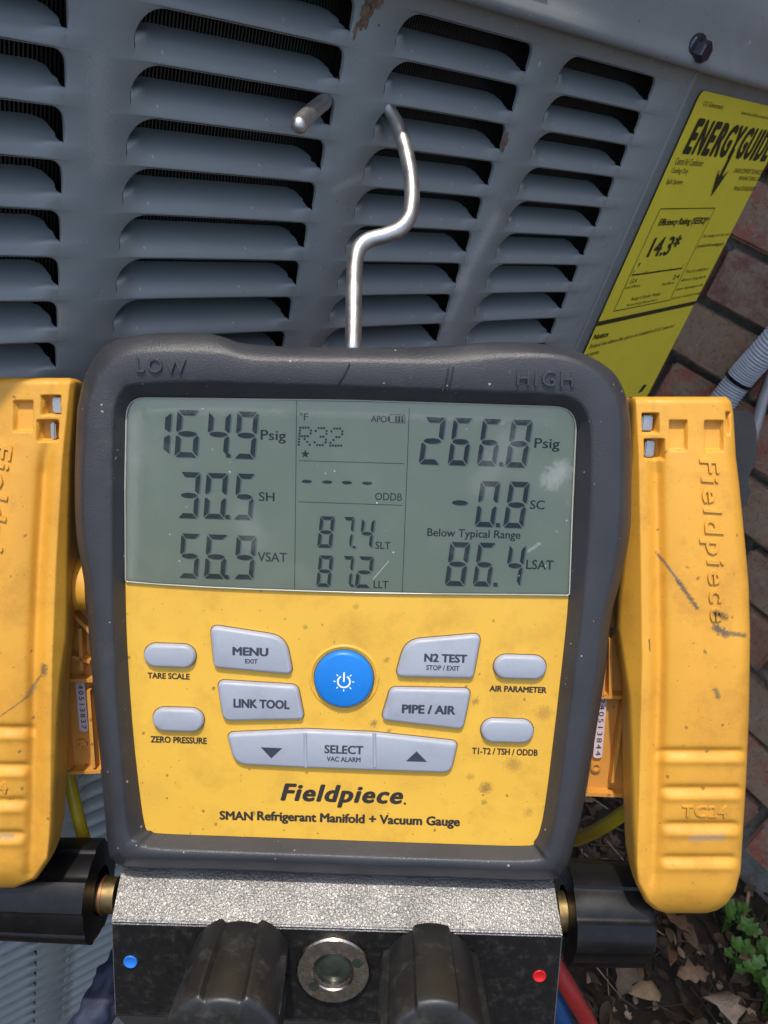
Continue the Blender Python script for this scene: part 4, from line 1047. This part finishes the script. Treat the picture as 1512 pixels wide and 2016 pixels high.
# dark navy sleeve bottom left: a wrinkled fabric bag corner
def navy():
    P = catmull([W(262, 1850, .345), W(235, 1905, .335), W(208, 1950, .33), W(185, 2000, .325), W(165, 2060, .32), W(140, 2180, .32)], 14, False)
    o0 = P[0]; n = 40; V = []; Fc = []; T = [unit(P[min(i+1, len(P)-1)]-P[max(i-1, 0)]) for i in range(len(P))]; a_ = unit(np.cross(T[0], fwd))
    for i, p in enumerate(P):
        a_ = unit(a_-T[i]*np.dot(a_, T[i])); b_ = np.cross(T[i], a_)
        for k in range(n):
            t = 2*math.pi*k/n; q = mnoise.noise(Vector((math.cos(t)*1.5, math.sin(t)*1.5, i*.12)))
            r_ = .0075*(1+.35*q)*(0.75+.5*i/len(P)); V.append(p-o0+r_*(math.cos(t)*a_+math.sin(t)*b_))
    for i in range(len(P)-1):
        for k in range(n): Fc.append((i*n+k, i*n+(k+1) % n, (i+1)*n+(k+1) % n, (i+1)*n+k))
    o = link('fabric_strap', mesh(V, Fc), simple('navy_fabric', (.016, .022, .05), .75, 0, (900, .0003, .6), .3, 120)); o.location = Vector(o0)
    tag(o, 'dark navy folded fabric strap at the bottom left, beside the valve block', 'strap')
navy()
XW = .94
def wallpt(x, y, out=0.0):
    r = ray(x, y); t = (XW-out)/r[0]; return CAMP+r*t
# grey ribbed conduit
def conduit():
    m, nt, b = new_mat('grey_conduit'); c = mixc(nt, ramp(nt, noise(nt, 40, 5), [(.3, 0.0), (.7, 1.0)]), (.36, .39, .43), (.48, .50, .54))
    nt.links.new(c, b.inputs['Base Color']); b.inputs['Roughness'].default_value = .45
    P = catmull([wallpt(1380, 850, .05), wallpt(1420, 795, .05), wallpt(1460, 742, .045), wallpt(1505, 692, .045), wallpt(1570, 620, .045), wallpt(1640, 540, .04), wallpt(1700, 440, .04)], 60, False)
    o0 = P[0]; n_ = len(P); me = tube([p-o0 for p in P], .0115, 24, rfun=lambda s: .0150+.0009*math.sin(s*n_*1.15))
    o = link('flexible_conduit', me, m); o.location = Vector(o0); tag(o, 'pale grey ribbed electrical conduit with a black tie, against the brick wall', 'conduit')
    c = wallpt(1455, 748, .045)-o0; ax = unit(wallpt(1505, 692, .045)-wallpt(1420, 795, .05))
    link('cable_tie', tube([c-ax*.002, c+ax*.002], .0168, 24), M['black_gloss'], o)
    P = catmull([wallpt(1450, 960, .03), wallpt(1485, 850, .03), wallpt(1512, 760, .03), wallpt(1560, 640, .03)], 10, False)
    o = link('copper_line', tube([p-P[0] for p in P], .006, 14), simple('pale_line', (.42, .43, .44), .4, .2, None, .15, 50)); o.location = Vector(P[0])
    tag(o, 'thin pale grey line running up the wall beside the ribbed conduit', 'pipe')
conduit()

# =================================================================== BRICK WALL
def brick_wall():
    wall = empty('brick_wall', Matrix.Translation((XW, .2, 0))); tag(wall, 'weathered red and tan brick wall of the house behind the air conditioner', 'wall')
    inv = Matrix.Translation((-XW, -.2, 0))
    mm_, nt, b = new_mat('mortar')
    c = mixc(nt, ramp(nt, noise(nt, 60, 8, .75), [(.35, 0.0), (.7, 1.0)]), (.22, .21, .18), (.55, .53, .48)); nt.links.new(c, b.inputs['Base Color']); b.inputs['Roughness'].default_value = .95
    bump(nt, b, [(noise(nt, 150, 8, .8), .006, 1.0)])
    o = link('mortar_bed', box(XW-.0058, XW+.10, -1.6, 2.6, -.05, 2.5), mm_, wall); o.matrix_local = inv
    bm_, nt, b = new_mat('old_brick')
    oi = nt.nodes.new('ShaderNodeObjectInfo'); rnd = oi.outputs['Random']
    base = ramp(nt, rnd, [(0, (.70, .18, .12)), (.25, (.52, .22, .15)), (.5, (.54, .37, .24)), (.75, (.72, .22, .15)), (1.0, (.34, .18, .16))])
    f = noise(nt, 26, 8, .75); c = mixc(nt, ramp(nt, f, [(.44, 0.0), (.56, 1.0)]), base, (.56, .40, .28))
    c = mixc(nt, ramp(nt, noise(nt, 40, 9, .8, dist=1.0), [(.52, 0.0), (.7, .6)]), c, (.17, .12, .10))
    c = mixc(nt, ramp(nt, noise(nt, 75, 6, .8), [(.58, 0.0), (.66, .7)]), c, (.66, .58, .50))
    c = mixc(nt, ramp(nt, noise(nt, 170, 6, .8), [(.54, 0.0), (.64, .65)]), c, (.14, .10, .085))
    nt.links.new(c, b.inputs['Base Color']); b.inputs['Roughness'].default_value = .85
    bump(nt, b, [(noise(nt, 70, 9, .8), .014, 1.0), (noise(nt, 500, 4, .7), .001, .6)])
    jA = wallpt(1438.5, 477); jB = wallpt(1382.6, 583); course = .0705
    vj = wallpt(1428, 540)[1]
    var = []
    for k in range(6):
        r_ = random.Random(k); me = box(-.024, 0, 0, .192, 0, .0605, .004, 2)
        for v in me.vertices:
            q = mnoise.noise_vector(Vector((v.co.x*30+k*7, v.co.y*18, v.co.z*30))); v.co += Vector((q.x*.005, q.y*.004, q.z*.0036))
        me.materials.append(bm_); var.append(me)
    kk = 0
    zc0 = jB[2]
    n0 = int(math.floor(zc0/course)); 
    for r in range(-n0, 13):
        z = zc0+r*course+.005
        off = (.5 if (r % 2) else 0)*.203
        for j in range(-5, 8):
            y = vj+.006+off+j*.203
            o = link('brick', var[kk*5 % 6], None, wall); kk += 1
            o.matrix_local = inv @ Matrix.Translation((XW-.008+RND.uniform(-.003, .003), y+RND.uniform(-.003, .003), z+RND.uniform(-.002, .002))) @ Matrix.Rotation(RND.uniform(-.012, .012), 4, 'X')
brick_wall()

def shade_roof():  # unseen overhang, added to keep the sun off the wall and ground
    m = simple('shade_roof_paint', (.45, .43, .40), .7, 0, None, .08, 6)
    rt = empty('shade_overhang', Matrix.Translation((.9, 1.0, 2.45))); tag(rt, 'added eave, unseen above the air conditioner, that shades the wall and ground', 'shade_roof')
    inv = Matrix.Translation((-.9, -1.0, -2.45))
    for nm, a_ in (('shade_soffit', (-.20, 1.9, -.22, 3.2, 2.502, 2.53)), ('shade_fascia', (-.24, -.2005, -.22, 3.2, 2.48, 2.66)), ('shade_deck', (-.235, 1.9, -.25, 3.2, 2.665, 2.70))):
        o = link(nm, box(*a_), m, rt); o.matrix_local = inv
shade_roof()

# =================================================================== GROUND
def ground():
    m, nt, b = new_mat('dark_soil')
    c = mixc(nt, ramp(nt, noise(nt, 30, 9, .8), [(.35, 0.0), (.7, 1.0)]), (.030, .022, .015), (.085, .060, .038))
    c = mixc(nt, ramp(nt, noise(nt, 9, 6, .7), [(.5, 0.0), (.7, .6)]), c, (.05, .055, .025))
    nt.links.new(c, b.inputs['Base Color']); b.inputs['Roughness'].default_value = .95
    bump(nt, b, [(noise(nt, 60, 8, .8), .012, 1.0), (noise(nt, 300, 4, .8), .002, .8)])
    xs = np.concatenate([[-30, -8, -2], np.linspace(-.9, .945, 90), [3, 10, 30]]); ys = np.concatenate([[-30, -8, -2], np.linspace(-.9, 1.4, 100), [3, 10, 30]])
    V = []; Fc = []
    for y in ys:
        for x in xs:
            z = 0
            if -.9 < x < 2 and -.9 < y < 1.4: z = .012*mnoise.fractal(Vector((x*9, y*9, 0)), .8, 2.0, 5)-.004
            V.append((x, y, z))
    nx = len(xs)
    for j in range(len(ys)-1):
        for i in range(nx-1): a = j*nx+i; Fc.append((a, a+1, a+nx+1, a+nx))
    o = link('ground', mesh(V, Fc), m); tag(o, kind='structure', label='dark damp soil at the foot of the wall')
ground()
def gpt(x, y, h=0.0):
    r = ray(x, y); t = (h-CAMH)/r[2]; return CAMP+r*t
def leaf_geo(r_, L, wd, lobes=0, curl=.25):
    """outline leaf as a bent fan about its midrib, base at origin, along +y"""
    n = 7; Lf = []; V = [(0, 0, 0)]; 
    side = []
    for s in (-1, 1):
        pts = []
        for k in range(1, n):
            t = k/n; ww = wd*.5*math.sin(math.pi*t**.8)
            if lobes: ww *= (1.2 if k % 2 else .72)
            pts.append((s*ww*r_.uniform(.8, 1.2), L*t))
        side.append(pts)
    mid = [(0, L*k/n) for k in range(0, n+1)]
    V = []; Fc = []
    def zz(x, y): return curl*(abs(x)*1.2)+curl*L*.6*math.sin(2.2*y/L+ph)+0
    ph = r_.uniform(0, 3)
    for (x, y) in mid: V.append((x, y, zz(x, y)))
    for s in (0, 1):
        b = len(V)
        for (x, y) in side[s]: V.append((x, y, zz(x, y)+r_.uniform(-.1, .1)*wd*curl))
        for k in range(n-2):
            q = (k+1, k+2, b+k+1, b+k); Fc.append(q if s else q[::-1])
        Fc.append((0, 1, b) if s else (b, 1, 0)); Fc.append((n-1, n, b+n-2) if s else (b+n-2, n, n-1))
    return V, Fc
def litter():
    for name, col1, col2, cnt, seed, sz in (('leaf_litter', (.065, .038, .020), (.115, .072, .038), 800, 1, .62), ('leaf_litter', (.030, .020, .012), (.065, .040, .022), 4200, 2, .5), ('leaf_litter', (.22, .15, .09), (.30, .23, .15), 1100, 3, .28)):
        r_ = random.Random(seed); V = []; Fc = []
        for i in range(cnt):
            x = r_.uniform(.28, .93); y = r_.uniform(-.55, 1.0)
            L = r_.uniform(.018, .055)*sz; lv, lf = leaf_geo(r_, L, L*r_.uniform(.35, .7), r_.random() < .2, r_.uniform(.05, .5))
            mt = Matrix.Translation((x, y, r_.uniform(0, .016))) @ Matrix.Rotation(r_.uniform(0, 6.28), 4, 'Z') @ Matrix.Rotation(r_.uniform(-.6, .6), 4, 'X') @ Matrix.Rotation(r_.uniform(-.6, .6), 4, 'Y')
            b = len(V); V += [tuple(mt @ Vector(v)) for v in lv]; Fc += [tuple(b+k for k in f) for f in lf]
        # twigs
        for i in range(cnt//6):
            x = r_.uniform(.28, .93); y = r_.uniform(-.55, 1.0); a_ = r_.uniform(0, 6.28); L = r_.uniform(.02, .08); t_ = r_.uniform(.0005, .0013)
            p = np.array([x, y, r_.uniform(.008, .02)]); d_ = np.array([math.cos(a_), math.sin(a_), r_.uniform(-.2, .2)])*L; n_ = np.array([-math.sin(a_), math.cos(a_), 0])*t_
            b = len(V); up_ = np.array([0, 0, t_*1.5]); V += [tuple(q) for q in (p-n_, p+n_, p+d_+n_, p+d_-n_, p+up_, p+d_+up_)]
            Fc += [(b, b+4, b+5, b+3), (b+1, b+2, b+5, b+4)]
        o = link(name, mesh(V, Fc, False), simple('litter_%d' % seed, tuple((p+q)/2 for p, q in zip(col1, col2)), .8, 0, (300, .001, .5), .45, 45)); tag(o, kind='stuff', label='dead brown leaves, twigs and crumbs on the soil')
litter()
def dead_leaves():
    specs = [((1402, 1960), .045, .040, 2.6, (.36, .27, .20), 'pale tan curled leaf lying near the weeds at the bottom right', 1), ((1362, 1840), .040, .020, .4, (.13, .070, .035), 'brown lobed leaf lying just below the right clamp', 1), ((1318, 1868), .042, .014, 2.0, (.15, .075, .04), 'long narrow brown leaf below the right clamp', 0),
             ((1290, 1965), .040, .024, 1.0, (.30, .22, .12), 'small straw coloured leaf near the red hose', 0), ((1330, 1925), .040, .022, 4.2, (.19, .12, .07), 'torn light brown leaf halfway between clamp and weeds', 1), ((1215, 1960), .050, .030, 5.4, (.10, .065, .04), 'dull brown leaf to the right of the red hose', 1),
             ((1166, 1580), .030, .014, .8, (.24, .15, .09), 'small tan leaf between the gauge and the right clamp', 0), ((1490, 1895), .030, .026, 1.0, (.20, .12, .07), 'rounded brown leaf at the right edge among the weeds', 0)]
    for i, (p, L, wd, rot, col, lb, lob) in enumerate(specs):
        r_ = random.Random(40+i); lv, lf = leaf_geo(r_, L, wd, lob, .35); q = gpt(*p, .022)
        me = mesh(lv, lf); o = link('dead_leaf', me, simple('dead_leaf_%d' % i, col, .8, 0, (200, .002, .6), .3, 60))
        o.location = Vector(q); o.rotation_euler = (.35, .1, rot); tag(o, lb, 'leaf', 'dead leaves on the soil')
        sol = o.modifiers.new('t', 'SOLIDIFY'); sol.thickness = .0005
    # stalk
    A, B = gpt(1474, 1755, .05), gpt(1454, 1830, .02); P = catmull([A, (A+B)/2+np.array([.004, 0, .002]), B], 6, False)
    o = link('dry_twig', tube([p-P[0] for p in P], .0022, 8, rfun=lambda s: .0016+.0016*s), simple('dry_twig_bark', (.26, .15, .085), .8, 0, (300, .001, .6), .3, 80)); o.location = Vector(P[0]); tag(o, 'pale brown dry twig standing above the weeds at the right edge', 'twig')
dead_leaves()
def weeds():
    m, nt, b = new_mat('weed_green'); oi = nt.nodes.new('ShaderNodeObjectInfo')
    c = mixc(nt, ramp(nt, noise(nt, 60, 4), [(.3, 0.0), (.7, 1.0)]), (.035, .10, .012), (.075, .18, .025)); nt.links.new(c, b.inputs['Base Color']); b.inputs['Roughness'].default_value = .5
    b.inputs['Subsurface Weight'].default_value = .0; bump(nt, b, [(noise(nt, 120, 4), .002, .5)])
    def lob_leaf(r_, R_):
        n = 30; V = [(0, 0, 0)]
        for ring_ in (.5, 1.0):
            for k in range(n):
                t = 2*math.pi*k/n; q = R_*ring_*(1+.16*math.cos(5*t)+.05*math.cos(11*t))*(.55 if (abs(t-math.pi*1.5) < .25 and ring_ == 1) else 1)
                V.append((q*math.cos(t), q*math.sin(t), R_*(.18*ring_*ring_)+R_*.09*ring_*math.cos(5*t)))
        Fc = [(0, 1+k, 1+(k+1) % n) for k in range(n)]+[(1+k, 1+n+k, 1+n+(k+1) % n, 1+(k+1) % n) for k in range(n)]
        return V, Fc
    specs = [((1420, 1838), 6, .0095, 'small lobed green weed just below the right clamp'), ((1462, 1850), 6, .011, 'round leaved green weed under the dry twig'), ((1445, 1920), 9, .010, 'trailing green weed reaching down from the upper weeds'), ((1495, 1930), 6, .014, 'large bright green weed at the right edge, upper of the two there'), ((1500, 1995), 8, .014, 'green weed filling the bottom right corner')]
    for i, (p, cnt, R_, lb) in enumerate(specs):
        r_ = random.Random(80+i); c0 = gpt(*p, .0); root = empty('weed', Matrix.Translation(Vector(c0))); tag(root, lb, 'plant', 'weeds at the bottom right')
        for k in range(cnt):
            th = r_.uniform(0, 6.28); rr = r_.uniform(.003, .024); hh = r_.uniform(.024, .052); tp = Vector((rr*math.cos(th), rr*math.sin(th), hh))
            V, Fc = lob_leaf(r_, R_*r_.uniform(.55, 1.0)); lf = link('leaf', mesh(V, Fc), m, root)
            lf.matrix_local = Matrix.Translation(tp) @ Matrix.Rotation(r_.uniform(-.5, .5), 4, 'X') @ Matrix.Rotation(r_.uniform(-.7, .1), 4, 'Y') @ Matrix.Rotation(th-1.57, 4, 'Z')
            link('stalk', tube([np.array((0, 0, 0)), np.array(tp)*.5+np.array([.001, .001, .002]), np.array(tp)], .0006, 6), m, root)
weeds()
